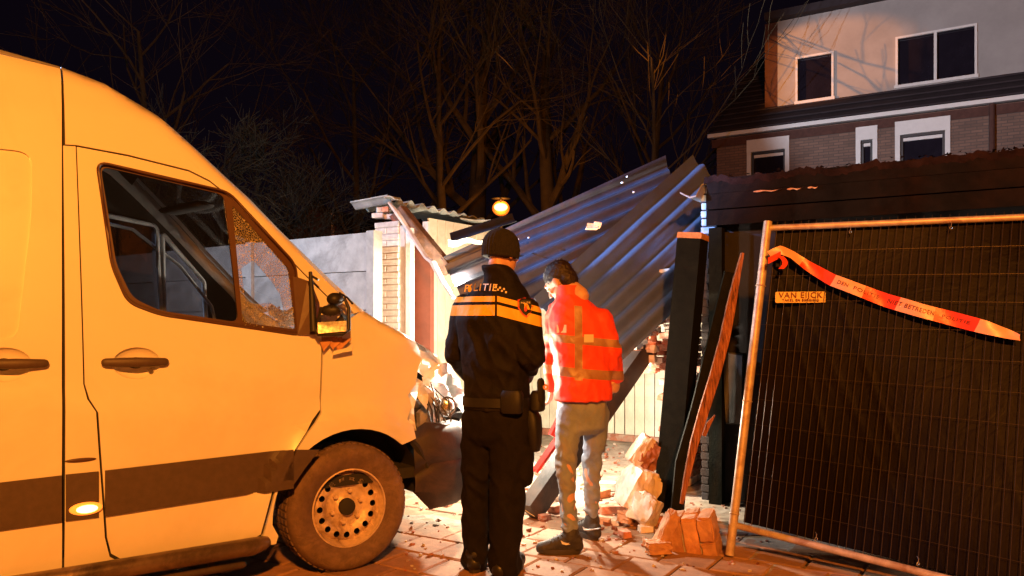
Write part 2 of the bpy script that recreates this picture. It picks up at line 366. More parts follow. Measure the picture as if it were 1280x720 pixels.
def yo(s, z):
    t = max(0, z-1.05); o = .18*(t/1.45)**1.5
    if z < .55: o += .25*(.55-z)**2
    if s > .15: o += .34*min(1.2, (s-.15)/.80)**2.1
    zc = cr0[1]+(cr1[1]-cr0[1])*(s-cr0[0])/(cr1[0]-cr0[0])
    o += .016*sm((z-zc+.010)/.020)-.004
    if s < .0:
        zu = up0[1]+(up1[1]-up0[1])*(s-up0[0])/(up1[0]-up0[0]); o += .012*sm((z-zu+.02)/.04)
    R = .13 if s < -.9 else (.13+(.06-.13)*(s+.9)/.9 if s < 0 else .07)
    d = max(0, zt(s)-z)
    if d < R: o += R*(1-sqrt(max(0, 1-((R-d)/R)**2)))
    rr_ = sqrt(s*s+(z-.36)**2)                           # wheel-arch flare
    if rr_ < .58 and z > .2: o -= .034*sm((.55-rr_)/.016)
    if s > .12 and z > .7: o += (.045*noise.noise(V3((s*6, z*5, 1)))+.03*abs(noise.noise(V3((s*9+z*7, z*4, 8)))))*min(1, (s-.12)*2.2)
    return o
def VLs(px, py):
    s, z = VL(px, py, .1)
    for _ in range(6):
        zz = min(z, zt(s)-.14); s, z = VL(px, py, yo(s, zz) if s < .2 else yo(s, z))
    return s, z
def rnd_poly(pts, r=.04, n=5):
    out = []
    N = len(pts)
    for i in range(N):
        p = V3((*pts[i], 0)); a = V3((*pts[i-1], 0)); b = V3((*pts[(i+1) % N], 0))
        ra = min(r, (a-p).length*.45, (b-p).length*.45); A = p+(a-p).normalized()*ra; B = p+(b-p).normalized()*ra
        for k in range(n+1):
            t = k/n; q = A*(1-t)**2+p*2*t*(1-t)+B*t*t; out.append((q.x, q.y))
    return out
def dens(pts, step=.05):
    out = []
    for i in range(len(pts)):
        a = pts[i]; b = pts[(i+1) % len(pts)]; L = math.hypot(b[0]-a[0], b[1]-a[1]); n = max(1, int(L/step))
        for k in range(n): out.append((a[0]+(b[0]-a[0])*k/n, a[1]+(b[1]-a[1])*k/n))
    return out
def inside(p, poly):
    c = False; x, y = p
    for i in range(len(poly)):
        (x1, y1), (x2, y2) = poly[i-1], poly[i]
        if (y1 > y) != (y2 > y) and x < (x2-x1)*(y-y1)/(y2-y1)+x1: c = not c
    return c
def panel2d(poly, holes=(), step=.06):
    loops = [dens(poly, step)]+[dens(h, step) for h in holes]
    vs = []; es = []
    for L in loops:
        n = len(vs); vs += [V3((a, b)) if False else Vector((a, b)) for a, b in L]; es += [(n+i, n+(i+1) % len(L)) for i in range(len(L))]
    xs = [v[0] for v in vs]; ys = [v[1] for v in vs]
    x = min(xs)+step*.5
    bp = [tuple(v) for v in vs]
    while x < max(xs):
        y = min(ys)+step*.5
        while y < max(ys):
            if inside((x, y), loops[0]) and not any(inside((x, y), h) for h in loops[1:]) and min((x-a)**2+(y-b)**2 for a, b in bp) > (step*.45)**2: vs.append(Vector((x, y)))
            y += step
        x += step
    r = delaunay_2d_cdt(vs, es, [], 0, 1e-6)
    nv = [tuple(v) for v in r[0]]; fs = []
    for f in r[2]:
        c = (sum(nv[i][0] for i in f)/3, sum(nv[i][1] for i in f)/3)
        if inside(c, loops[0]) and not any(inside(c, h) for h in loops[1:]): fs.append(tuple(f))
    return nv, fs
def skin_panel(poly, holes=(), off=0.0, skirt=.02, step=.06, fn=None, mb=None, mirror=False):
    nv, fs = panel2d(poly, holes, step); mb = mb or MB()
    fn = fn or (lambda s, z: yo(s, z))
    q = (lambda s, z, o: V3((s, VW-o, z))) if mirror else (lambda s, z, o: V3((s, o, z)))
    top = [q(s, z, fn(s, z)+off) for s, z in nv]
    cnt = {}
    for f in fs:
        for i in range(3): e = (f[i], f[(i+1) % 3]); cnt[tuple(sorted(e))] = cnt.get(tuple(sorted(e)), 0)+1
    be = [e for e, c in cnt.items() if c == 1]; ids = {}
    vs = list(top); F = list(fs)
    if skirt:
        for e in be:
            for i in e:
                if i not in ids: ids[i] = len(vs); s, z = nv[i]; vs.append(q(s, z, fn(s, z)+off+skirt))
        F += [(a, b, ids[b], ids[a]) for a, b in be]
    mb.add(vs, F); return mb
def vp(lst): return [VLs(x, y) for x, y in lst]
GAP = .004
# window outlines
win_main = rnd_poly(vp([(126, 207), (281, 243), (299, 403), (200, 388), (166, 372), (146, 330)]), .045)
win_q = rnd_poly(vp([(291, 256), (362, 336), (371, 412), (304, 403)]), .02)
win_all = rnd_poly(vp([(121, 202), (286, 240), (369, 330), (377, 419), (200, 393), (160, 378), (140, 332)]), .05)
topseg = lambda a, b, n=16, dz=.003: [(a+(b-a)*k/n, zt(a+(b-a)*k/n)-dz) for k in range(n+1)]
sB = VLs(77, 300)[0]
xs77 = [VLs(78.3, y) for y in (92, 180, 300, 450, 600, 716)]
doorline = vp([(79, 180), (96, 182), (160, 194), (236, 213), (262, 226), (290, 248), (330, 290), (380, 342), (428, 389)])
CUPS = []
for cx_, cy_ in ((171, 454), (5, 456)):
    s_, z_ = VLs(cx_, cy_); CUPS.append((s_, z_, [(s_+.105*cos(2*pi*i/24), z_+.076*sin(2*pi*i/24)) for i in range(24)]))
# cab roof side panel with A pillar
sT = xs77[0][0]+.005
poly = [(sT, VLs(78.3, 180)[1]), ]+[(sT, zt(sT)-.003)]+topseg(sT+.01, S_COWL, 90)+[VLs(432, 394)]+[(a, b+.003) for a, b in reversed(doorline[1:])]
skin_panel(poly, step=.036).build('cab_roof_side', M['paint'], van, True, 40, True)
# front door
fd = [(a, b-.006) for a, b in doorline[1:]]+vp([(425, 395), (402, 420), (402, 517)])
arc = lambda r, a0, a1, n=10: [(r*cos(radians(a0+(a1-a0)*k/n)), .36+r*sin(radians(a0+(a1-a0)*k/n))) for k in range(n+1)]
sA = VLs(402, 517)[0]
doorfront = vp([(400, 512), (383, 540), (368, 563), (341, 611), (326, 668), (318, 672)])
fd = [(a, b-.006) for a, b in doorline[1:]]+vp([(424, 396), (402, 420)])+doorfront+vp([(150, 698), (139, 692), (134, 672), (126, 560), (123, 516), (112, 499), (106, 480)])
skin_panel(fd, [win_all, CUPS[0][2]]).build('front_door', M['paint'], van, True, 40, True)
# pillar strip between the doors
bp_ = vp([(79, 182), (94.5, 183), (104, 480), (109, 499), (120, 515), (123, 560), (131, 672), (137, 696), (150, 703), (200, 697), (322, 677), (330, 668), (345, 611), (365, 572)])+arc(.455, 152, 183, 5)+vp([(348, 670), (345, 680), (200, 704), (80, 724)])
skin_panel(bp_, step=.05).build('door_pillar', M['paint'], van, True, 40, True)
# sliding side door with pressed recess
sL = -3.0
recess = rnd_poly([(-2.72, VLs(0, 425)[1]), (-2.72, VLs(0, 186)[1]), VLs(40, 190), VLs(40, 260), VLs(22, 425)], .07)
q77 = lambda y: VLs(77.2, y)
sd = [(sL, q77(720)[1]-.01), (sL, VLs(0, 64)[1]), VLs(0, 64), q77(81), q77(180), q77(300), q77(450), q77(600), q77(722)]
skin_panel(sd, [recess, CUPS[1][2]]).build('side_door', M['paint'], van, True, 40, True)
skin_panel(recess, off=.012, skirt=0).build('door_recess', M['paint'], van, True, 40, True)
# rail of roof above the side door and rear quarter
mbx = skin_panel([(sL, VLs(0, 64)[1]+.006)]+[(sL, zt(sL)-.003)]+topseg(sL+.02, sT-.006, 16)+[(sT-.006, q77(81)[1]+.006), (VLs(0, 64)[0], VLs(0, 64)[1]+.006)], step=.05)
mbx.build('roof_rail_panel', M['paint'], van, True, 40, True)
arcr = [(-3.665+.44*cos(radians(a)), .36+.44*sin(radians(a))) for a in range(0, 181, 15)]
mbx = skin_panel([(-4.72, .35), (-4.72, zt(-4.7)-.003), (sL-.01, zt(sL)-.003), (sL-.01, .34)]+arcr, step=.08)
mbx.build('rear_quarter_panel', M['paint'], van, True, 40, True)
# front wing
wing = vp([(404, 421)])+[(S_COWL-.02, zt(S_COWL-.02)-.012)]+topseg(S_COWL, VLs(524, 440)[0], 8, .003)+vp([(527, 450), (522, 464), (520, 480), (510, 494), (515, 508), (509, 524), (517, 534), (520, 548)])+arc(.44, 48, 152, 14)+vp([(371, 563), (386, 540.5), (402, 516)])
skin_panel(wing, step=.045).build('front_wing', M['paint'], van, True, 40, True)
# far side, one skin with window opening
def clampwin(w): return [(s, z) for s, z in w]
far = [(-4.72, .35), (-4.72, zt(-4.7)-.003)]+topseg(-4.6, S_END-.15, 50)+[(S_END-.1, .8), (.44, .6)]+arc(.44, 30, 180, 12)+[(-1, .32), (-3.2, .32)]+arcr
skin_panel(far, [win_main, win_q], mirror=True, step=.1).build('far_side_panel', M['paint'], van, True, 40, True)
skin_panel(win_main, mirror=True, off=.01, skirt=0, step=.2).build('far_window_pane', M['farglass'], van, True, 40, True)
skin_panel(win_q, mirror=True, off=.01, skirt=0, step=.2).build('far_window_pane', M['glass'], van, True, 40, True)
for wpoly in (win_main, win_q):
    m_ = MB(); pp = dens(wpoly, .08); pp = pp+[pp[0]]; m_.tube([V3((s, VW-yo(s, z)-.07, z)) for s, z in pp], .016, 6, False); m_.build('window_seal', M['seal'], van, True, 60, True)  # pale strips imitate light glinting on the far door frame
# inner dark liner so gaps read dark, and inner door skins
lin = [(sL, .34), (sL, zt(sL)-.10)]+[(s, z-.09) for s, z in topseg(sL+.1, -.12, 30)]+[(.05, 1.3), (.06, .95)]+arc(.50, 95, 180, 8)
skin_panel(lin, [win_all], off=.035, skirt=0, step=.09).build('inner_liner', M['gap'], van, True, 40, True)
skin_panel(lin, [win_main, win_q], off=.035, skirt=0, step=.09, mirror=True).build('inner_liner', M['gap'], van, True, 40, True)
tops('inner_pillar_trim', S_WTOP-.05, S_COWL-.02, 16, M['gap'], .935, .985, -.02) if False else None
# door glass, frame, quarter light
fr = skin_panel(win_all, [win_main, win_q], off=.012, skirt=.02, step=.05); fr.build('window_frame', M['trim'], van, True, 40, True)
pp = dens(win_all, .05); pp += [pp[0]]
MBt = MB(); MBt.tube([V3((s, yo(s, z)-.002, z)) for s, z in pp], .008, 6, False); MBt.build('window_seal', M['trim'], van, True, 60, True, label='reddish rubber seal round the door window')
skin_panel(win_main, off=.022, skirt=0, step=.2).build('window_pane', M['glass'], van, True, 180, True)
# shattered quarter pane: crazed glass round an irregular hole
hole = vp([(303, 335), (318, 325), (340, 350), (352, 368), (357, 392), (340, 378), (322, 380), (308, 376)])
skin_panel(win_q, [hole], off=.02, skirt=.004, step=.04).build('shattered_pane', M['shatter'], van, False, 0, True, label='crazed and holed quarter window')
gl = MB()
for k in range(46):
    s0, z0 = VLs(random.uniform(306, 366), random.uniform(382, 409)); yy = yo(s0, z0)+.01
    gl.box((s0, yy, z0), (.008, .006, .008), Matrix.Rotation(random.uniform(0, 3), 3, 'Y') @ Matrix.Rotation(random.uniform(0, 3), 3, 'X'), .002)
tag(gl.build('glass_crumbs', M['shatter'], van, local=True), kind='stuff')
# top surfaces: roof, windscreen, bonnet
def cross(s, n=14, t0=0., t1=1., bulge=.05, dz=0., cr=0.):
    z = zt(s); o = yo(s, z); r = []
    for k in range(n+1):
        t = t0+(t1-t0)*k/n; y = o+(VW-2*o)*t; bz = bulge*(1-(2*t-1)**2)
        bz += cr*noise.noise(V3((s*5, y*4, 3)))*min(1, 6*t)+cr*.5*noise.noise(V3((s*13, y*11, 7)))*min(1, 6*t)
        r.append(V3((s, y, z+bz+dz)))
    return r
def tops(name, s0, s1, n, m, t0=0., t1=1., dz=0., cr=0., bulge=.05, smooth=True):
    st = [s0+(s1-s0)*k/(n*2) for k in range(n*2+1)]; mb = MB(); mb.loft([cross(s, 18, t0, t1, bulge, dz, cr) for s in st], False, False)
    return mb.build(name, m, van, smooth, 60, True)
tops('roof', -4.72, S_WTOP-.05, 50, M['paint'])
tops('windscreen', S_WTOP-.05, S_COWL, 16, M['wglass'], .05, .95, .0)
for a, b in ((0, .05), (.95, 1)): tops('windscreen_pillar', S_WTOP-.05, S_COWL, 16, M['paint'], a, b)
tops('headliner', -2.0, S_WTOP-.07, 12, M['headliner'], .02, .98, -.07)
bon = tops('bonnet', S_COWL, S_END-.03, 22, M['paint'], 0, 1, .0, .09, .04, False)
bon['label'] = 'buckled white bonnet'
# rear, floor, bulkhead
m_ = MB(); m_.box((-4.70, VW/2, 1.4), (.04, VW-.2, 2.1)); m_.build('rear_door', M['paint'], van, local=True)
m_ = MB(); m_.box((-1.95, VW/2, .5), (5.3, VW-.15, .06)); m_.build('van_floor', M['gap'], van, local=True)
m_ = MB(); m_.box((-1.62, VW/2, 1.45), (.04, VW-.4, 1.9)); m_.build('bulkhead', M['gap'], van, local=True)
m_ = MB(); m_.box((.35, VW/2, .6), (.7, VW-.62, .5)); m_.build('engine_block', M['gap'], van, local=True)
m_ = MB()
m_.tube([V3((.52*cos(a)*1.0, .03, .36+.5*sin(a))) for a in [radians(x) for x in range(0, 190, 12)]], .02, 5); m_.sheet(lambda u, v: (.465*cos(pi*u), .03+.45*v, .36+.465*sin(pi*u)), 16, 2)
m_.build('wheel_arch_liner', M['gap'], van, True, 40, True)
# interior: dashboard, wheel, seats, visor
m_ = MB(); m_.sheet(lambda u, v: (-.62+.62*v, .08+1.82*u, 1.02+.22*sin(pi*.5*v)**.5+.03*sin(8*u)), 12, 6, (0, 0, -.3)); m_.build('dashboard', M['dash'], van, True, 50, True)
m_ = MB(); c = V3((-.60, 1.42, 1.22)); ax = V3((-.75, 0, .66)); m_.ring(c, ax, .20, .016, 26, 7)
for a in (0, 2.1, 4.2):
    x = V3((0, 1, 0)); y = ax.normalized().cross(x); m_.tube([c, c+(x*cos(a)+y*sin(a))*.2], .014, 6)
m_.cyl(c-ax*.02, c+ax*.03, .06, 14); m_.build('steering_wheel', M['dash'], van, True, 40, True)
for yy in (.5, 1.42):
    m_ = MB(); m_.limb([(-1.15, yy, .75), (-1.25, yy, 1.1), (-1.36, yy, 1.42)], [.22, .23, .17], 14, .5, (0, 1, 0)); m_.limb([(-1.38, yy, 1.58), (-1.41, yy, 1.70)], [.11, .10], 12, .6, (0, 1, 0))
    m_.limb([(-1.15, yy, .72), (-.75, yy, .74)], [.23, .22], 12, .5, (0, 1, 0)); m_.build('seat', M['seat'], van, True, 60, True)
m_ = MB(); m_.limb([(-.72, .35, 2.02), (-.74, .95, 2.05)], [.075, .075], 10, .3, (1, 0, 0)); m_.build('sun_visor', M['headliner'], van, True, 60, True)
m_ = MB(); m_.tube([(-.95, 1.86, 2.05), (-.8, 1.85, 2.02), (-.5, 1.82, 1.78), (-.28, 1.84, 1.5), (-.22, 1.85, 1.25)], [.012]*5, 6); m_.build('grab_trim', M['seal'], van, True, 60, True)
# rubbing strip sections
def band(x0, yt0, yb0, x1, yt1, yb1, name='rub_strip', off=-.012, lab=None):
    pts = vp([(x0, yt0), (x1, yt1), (x1, yb1), (x0, yb0)]); return skin_panel(pts, off=off, skirt=.02, step=.03).build(name, M['rub'], van, True, 30, True, lab)
s0 = VLs(0, 603); s1_ = VLs(0, 663)
pts = [(sL+.02, s0[1]), s0, VLs(77, 594), VLs(77, 652), s1_, (sL+.02, s1_[1])]; skin_panel(pts, off=-.012, skirt=.016, step=.08).build('rub_strip', M['rub'], van, True, 30, True)
band(82, 593, 651, 123, 589, 646); band(131, 588, 645, 366, 562, 610, off=-.016)
pts = vp([(370, 562), (398, 562), (380, 585), (362, 611), (347, 611)]); skin_panel(pts, off=-.016, skirt=.02, step=.02).build('rub_strip', M['rub'], van, True, 30, True)
# side marker lamp
def disc_on_side(cx, cy, rx, ry, off, th, n=24, pw=1):
    s, z = VLs(cx, cy); k = FPX/(W0.y+dv[1]*s); mb = MB(); rings = []
    for rr, oo in ((1, 0), (.98, -th*.6), (.8, -th*.95), (.4, -th)):
        rings.append([V3((s+rx/k*1.1*rr*cos(2*pi*i/n), yo(s, z)+off+oo, z+ry/k*rr*sin(2*pi*i/n))) for i in range(n)])
    return mb.loft(rings)
disc_on_side(107, 635, 17, 8, -.012, .012).build('side_marker_lamp', M['marker'], van, True, 60, True)
disc_on_side(108, 635, 11, 5, -.022, .006).build('marker_bulb', M['bulb'], van, True, 60, True)
disc_on_side(101, 575, 16, 2.6, -.001, .006).build('vent_slot', M['trim'], van, True, 60, True)
m_ = MB(); m_.beam(V3((*VL(102, 560)[:1], 0, 0)), V3((0, 0, 0)), .01, .01) if False else None
# handles with round cups
for cx, cy, cupx in ((168, 453, 171), (18, 455, 5)):
    s, z, _c = CUPS[0 if cx == 168 else 1]; yy = yo(s, z)
    cup = MB(); rings = []
    for rr, dd in ((1.01, .0015), (.97, .009), (.85, .022), (.6, .032), (.3, .036), (.05, .037)):
        rings.append([V3((s+.105*rr*cos(2*pi*i/24), yo(s, z+.076*rr*sin(2*pi*i/24))+dd, z+.076*rr*sin(2*pi*i/24))) for i in range(24)])
    cup.loft(rings, True, False); hc = cup.build('handle_cup', M['paint'], van, True, 60, True)
    k = MB(); a = V3((*VL(cx-38, cy), 0)); s0_, s1__ = VLs(cx-37, cy), VLs(cx+37, cy-1)
    k.limb([V3((s0_[0], yo(*s0_)-.022, s0_[1])), V3((s[0] if False else (s0_[0]+s1__[0])/2, yo(*s0_)-.038, (s0_[1]+s1__[1])/2)), V3((s1__[0], yo(*s1__)-.022, s1__[1]))], [.020, .024, .019], 12, .62, (0, 0, 1))
    hh = k.build('door_handle', M['rub'], van, True, 60, True)
    if cx == 168:
        hc['label'] = 'front door handle cup'; lk = MB(); lk.cyl(V3((s+.06, yy-.012, z-.035)), V3((s+.06, yy-.004, z-.035)), .011, 14); lk.build('key_lock', M['rub'], van, True, 60, True)
# sill step bar
m_ = MB(); a0 = VL(347, 682, -.06); b0 = VL(60, 742, -.06)
m_.limb([V3((-3.0, -.05, .245)), V3((-1.5, -.05, .245)), V3((-.56, -.05, .250)), V3((-.50, -.035, .255))], [.045, .045, .045, .035], 14)
m_.build('step_bar', M['bar'], van, True, 60, True)
m_ = MB(); m_.box((-1.75, .10, .27), (2.5, .16, .09)); m_.build('sill_underside', M['gap'], van, local=True)
m_ = MB(); m_.limb([V3((-3.0, .0, .15)), V3((-.60, .0, .15))], [.02, .02], 8)
for x in (-.75, -1.6, -2.5): m_.beam((x, .0, .15), (x, .2, .30), .03, .03)
m_.build('step_bracket', M['bumper'], van, True, 60, True)
# wheels
def wheel(cx, cy, name='front_wheel', sgn=1):
    R = .352; prof = [(.215, .0), (.225, -.006), (.25, -.018), (.29, -.026), (.325, -.022), (.343, -.004), (.352, .02), (.354, .06), (.354, .16), (.35, .2), (.335, .225), (.26, .235), (.215, .22)]
    c = V3((cx, cy, .353)); mb = MB(); n = 48
    ringf = lambda r, o: [V3((cx+r*cos(2*pi*i/n), cy+sgn*(o+.02), .353+r*sin(2*pi*i/n))) for i in range(n)]
    mb.loft([ringf(r, o) for r, o in prof], True, False)
    # tread blocks
    for k in range(56):
        a = 2*pi*k/56
        for oo in (.045, .10, .155):
            mb.box(c+V3((.355*cos(a), sgn*(oo+.02), .355*sin(a))), (.008, .042, .026), Matrix.Rotation(-a, 3, 'Y'))
    for k in range(40):           # raised sidewall rib marks
        a = 2*pi*k/40
        if k % 4: mb.box(c+V3((.30*cos(a), sgn*(-.005), .30*sin(a))), (.03, .003, .012), Matrix.Rotation(-a, 3, 'Y'))
    ty = mb.build('tyre', M['tyre'], van, True, 40, True)
    holes = [[(.158*cos(2*pi*k/16)+.0175*cos(2*pi*j/10), .158*sin(2*pi*k/16)+.0175*sin(2*pi*j/10)) for j in range(10)] for k in range(16)]
    outer = [(.216*cos(2*pi*k/48), .216*sin(2*pi*k/48)) for k in range(48)]
    def dish(x, z):
        r = sqrt(x*x+z*z)
        pts = [(0, .045), (.05, .045), (.062, .062), (.118, .066), (.135, .040), (.175, .040), (.192, .075), (.205, .030), (.216, .004)]
        for (a, fa), (b, fb) in zip(pts, pts[1:]):
            if r <= b: return fa+(fb-fa)*(r-a)/(b-a)
        return .0
    nv, fs = panel2d(outer, holes, .016); rm = MB(); rm.add([V3((cx+x, cy+sgn*(.02+dish(x, z)), .353+z)) for x, z in nv], fs)
    rm.build('wheel_rim', M['rim'], van, True, 50, True)
    m_ = MB(); m_.loft([ringf(.20, .11), ringf(.04, .11)], True, True); m_.build('brake_disc', M['gap'], van, True, 60, True)
    m_ = MB(); m_.loft([ringf(.216, .012), ringf(.219, -.004), ringf(.211, -.006), ringf(.208, .008)], True, False); m_.build('rim_edge', M['rim'], van, True, 60, True)
    m_ = MB()
    for k in range(6):
        a = 2*pi*k/6+.3; p = c+V3((.088*cos(a), sgn*.083, .088*sin(a))); m_.cyl(p, p+V3((0, -sgn*.026, 0)), .0125, 6); m_.build('lug_bolt', M['rim'], van, True, 40, True); m_ = MB()
    m_ = MB(); m_.loft([[V3((cx+r*cos(2*pi*i/20), cy+sgn*o, .353+r*sin(2*pi*i/20))) for i in range(20)] for r, o in ((.048, .07), (.046, .045), (.03, .038))]); m_.build('hub_cap', M['gap'], van, True, 40, True)
wheel(0, .015); wheel(-3.665, .015); wheel(0, VW-.015, sgn=-1); wheel(-3.665, VW-.015, sgn=-1)
# bumper, swept round the corner
path = [(.40, .035), (.52, .025), (.64, .035), (.75, .075), (.84, .16), (.905, .30), (.945, .5), (.965, .8), (.97, .99)]
path = path+[(x, VW-y) for x, y in reversed(path[:-1])]
prof = [(-.03, .27), (.0, .30), (.022, .38), (.028, .50), (.026, .535), (.008, .55), (.010, .575), (.020, .59), (.014, .64), (.0, .72), (-.03, .765), (-.09, .78)]
rings = []
for i, (x, y) in enumerate(path):
    a = path[max(i-1, 0)]; b = path[min(i+1, len(path)-1)]; d = V3((b[0]-a[0], b[1]-a[1], 0)).normalized(); nrm = V3((d.y, -d.x, 0))
    lift = .12*max(0, 1-abs(x-.40)/.12)
    rings.append([V3((x, y, max(z, .27+lift) if z < .45 else z-.06*(i < 1)))+nrm*o+V3((0, 0, .012*noise.noise(V3((x*9, y*9, z*5))))) for o, z in prof])
mb = MB(); mb.loft(rings, False, False); mb.build('bumper', M['bumper'], van, True, 50, True)
# crushed corner: inner metal, torn panels, silver headlamp remains
def crumple(px_poly, Y0, Yfn, m, name, amp=.03, fr=9, seed=0, step=.03, label=None):
    pts = [(x/100., y/100.) for x, y in px_poly]
    nv, fs = panel2d(pts, (), step*2.6); mb = MB(); vs = []
    for x, y in nv:
        px, py = x*100, y*100; q = P(px, py, 1); Y = Y0+Yfn(px, py)
        n1 = noise.noise(V3((px*.012*fr/3, py*.012*fr/3, seed))); n2 = abs(noise.noise(V3((px*.05, py*.05, seed+9))))
        n3 = abs(noise.noise(V3((px*.11, py*.13, seed+4)))); vs.append(P(px+3*n1, py+4*n3, Y+amp*(n1*2.6+n2*2.2+n3*.5)))
    mb.add(vs, fs); return mb.build(name, m, van, True, 28, label=label)
crumple([(512, 446), (540, 452), (566, 482), (576, 520), (560, 545), (528, 552), (512, 540), (506, 500)], 5.16, lambda x, y: 0, M['gap'], 'lamp_cavity', .03)
crumple([(519, 500), (538, 496), (546, 520), (540, 540), (520, 542), (514, 520)], 4.99, lambda x, y: .001*(x-520), M['paint_inner'], 'inner_wing_metal', .05, 12, 3)
crumple([(528, 478), (545, 490), (552, 512), (556, 532), (546, 536), (536, 512), (526, 496)], 4.94, lambda x, y: .002*(x-530), M['plaster'], 'bent_bracket', .05, 14, 5)
crumple([(505, 440), (520, 446), (516, 470), (524, 480), (519, 510), (522, 545), (508, 548), (502, 510), (508, 480)], 4.74, lambda x, y: .003*(x-505), M['paint'], 'torn_wing_edge', .03, 8, 8, label='torn edge of the front wing')
crumple([(500, 420), (526, 431), (546, 445), (560, 464), (556, 482), (542, 480), (530, 470), (518, 462), (508, 448)], 4.86, lambda x, y: .004*(x-505), M['paint'], 'folded_bonnet_corner', .03, 8, 12, label='folded corner of the bonnet')
crumple([(527, 470), (542, 474), (556, 480), (566, 496), (574, 518), (566, 524), (554, 512), (544, 500), (534, 492)], 4.96, lambda x, y: .004*(x-530), M['silver'], 'torn_headlamp_housing', .032, 9, 21, .02)
crumple([(548, 456), (560, 452), (574, 472), (582, 492), (580, 516), (572, 520), (566, 498), (556, 476)], 5.06, lambda x, y: .003*(x-540), M['silver'], 'bent_headlamp_reflector', .03, 9, 25, .02)
crumple([(553, 515), (572, 508), (580, 518), (574, 528), (560, 532)], 5.04, lambda x, y: 0, M['gap'], 'headlamp_socket', .03, 16, 31, .02)
crumple([(507, 548), (528, 541), (548, 535), (556, 528), (553, 541), (530, 551), (514, 557)], 4.80, lambda x, y: .006*(x-507), M['gap'], 'broken_trim', .03, 16, 33, .02)
crumple([(440, 388), (462, 400), (480, 406), (478, 412), (462, 412), (456, 406)], 4.60, lambda x, y: .004*(x-440), M['trim'], 'crushed_wiper_cowl', .03, 20, 41, .02)
crumple([(560, 570), (576, 566), (580, 578), (572, 584)], 4.93, lambda x, y: 0, M['plaster'], 'bumper_scuff_piece', .01, 16, 33, .02)
m_ = MB(); c = P(560, 508, 4.92); m_.ring(c, (.6, -.8, .1), .055, .008, 24, 6); m_.ell(c+V3((-.02, .03, 0)), (.05, 0, 0), (0, .02, 0), (0, 0, .05)); m_.build('headlamp_bowl', M['chrome'], van, True, 40)
for k in range(9):
    m_ = MB(); a = P(random.uniform(524, 548), random.uniform(470, 505), 4.98); b = P(random.uniform(540, 568), random.uniform(520, 548), 4.9)
    m_.tube([a, a.lerp(b, .4)+V3((random.uniform(-.05, .05), -.03, random.uniform(-.04, .02))), b], .005, 5); m_.build('loose_cable', M['black'], van, True)
crumple([(530, 447), (552, 452), (572, 478), (580, 500), (572, 512), (552, 488), (540, 470)], 5.10, lambda x, y: .004*(x-540), M['silver'], 'torn_front_panel', .03, 9, 55, .02)
crumple([(516, 470), (528, 474), (536, 492), (534, 512), (524, 500), (516, 486)], 4.86, lambda x, y: .003*(x-516), M['paint'], 'torn_wing_edge', .04, 20, 61, .02)
# wing mirror, smashed
def Vp(px, py, o):      # point outboard of the van side by o
    s, z = VLs(px, py)
    return P(px, py, (VM @ V3((s, yo(s, z), z))).y-o)
m_ = MB(); q = [Vp(366, 345, .01), Vp(384, 352, .02), Vp(392, 378, .03), Vp(396, 418, .03), Vp(372, 419, .01)]
q2 = [p+V3((.02, .05, 0)) for p in q]; m_.add(q+q2, [(0, 1, 2, 3, 4), (9, 8, 7, 6, 5)]+[(i, (i+1) % 5, 5+(i+1) % 5, 5+i) for i in range(5)]); m_.build('mirror_base', M['trim'], van)
m_ = MB(); m_.tube([Vp(388, 340, .05), Vp(390, 372, .08), Vp(392, 414, .08)], [.010, .016, .02], 8); m_.tube([Vp(388, 344, .05), Vp(398, 350, .09)], .007, 6)
m_.tube([Vp(392, 408, .08), Vp(398, 418, .10), Vp(428, 417, .14), Vp(436, 412, .14), Vp(436, 385, .14), Vp(430, 372, .12)], [.012, .012, .012, .012, .010, .008], 8)
m_.tube([Vp(398, 416, .10), Vp(397, 402, .10), Vp(402, 384, .10)], .009, 6); m_.build('mirror_arm', M['black'], van, True, 60)
m_ = MB(); m_.ell(Vp(419, 374, .12), (.045, 0, 0), (0, .06, 0), (0, 0, .036)); m_.ell(Vp(413, 388, .12), (.055, 0, 0), (0, .03, 0), (0, 0, .03))
for k in range(9): m_.tube([Vp(418, 378, .12), Vp(random.uniform(400, 428), random.uniform(382, 400), random.uniform(.1, .16))], .005, 5)
m_.tube([Vp(424, 366, .12), Vp(434, 372, .12), Vp(441, 380, .12)], .006, 5); m_.build('mirror_housing', M['black'], van, True, 40)
m_ = MB(); m_.add([Vp(397, 404, .12), Vp(433, 401, .16), Vp(433, 414, .17), Vp(398, 417, .13)], [(0, 1, 2, 3)]); m_.sheet(lambda u, v: Vp(397+36*u, 403-2*u+13*v, .125+.045*u-.004), 1, 1, (0, .012, 0)); m_.build('mirror_glass', M['chrome'], van)
m_ = MB()
for k in range(7):
    x0 = random.uniform(398, 422); m_.add([Vp(x0, 424+random.uniform(-4, 4), .03), Vp(x0+random.uniform(8, 20), 424+random.uniform(-4, 8), .06), Vp(x0+random.uniform(0, 14), 440+random.uniform(-6, 4), .05)], [(0, 1, 2)])
m_.build('broken_indicator', M['oblock'], van)
m_ = MB(); m_.sheet(lambda u, v: Vp(416+24*u, 439-6*u+5*v, .05+.02*u), 2, 1, (0, .01, 0)); m_.build('glint_edge', M['frame_w'], van)  # white strip imitates a bright glint below the mirror

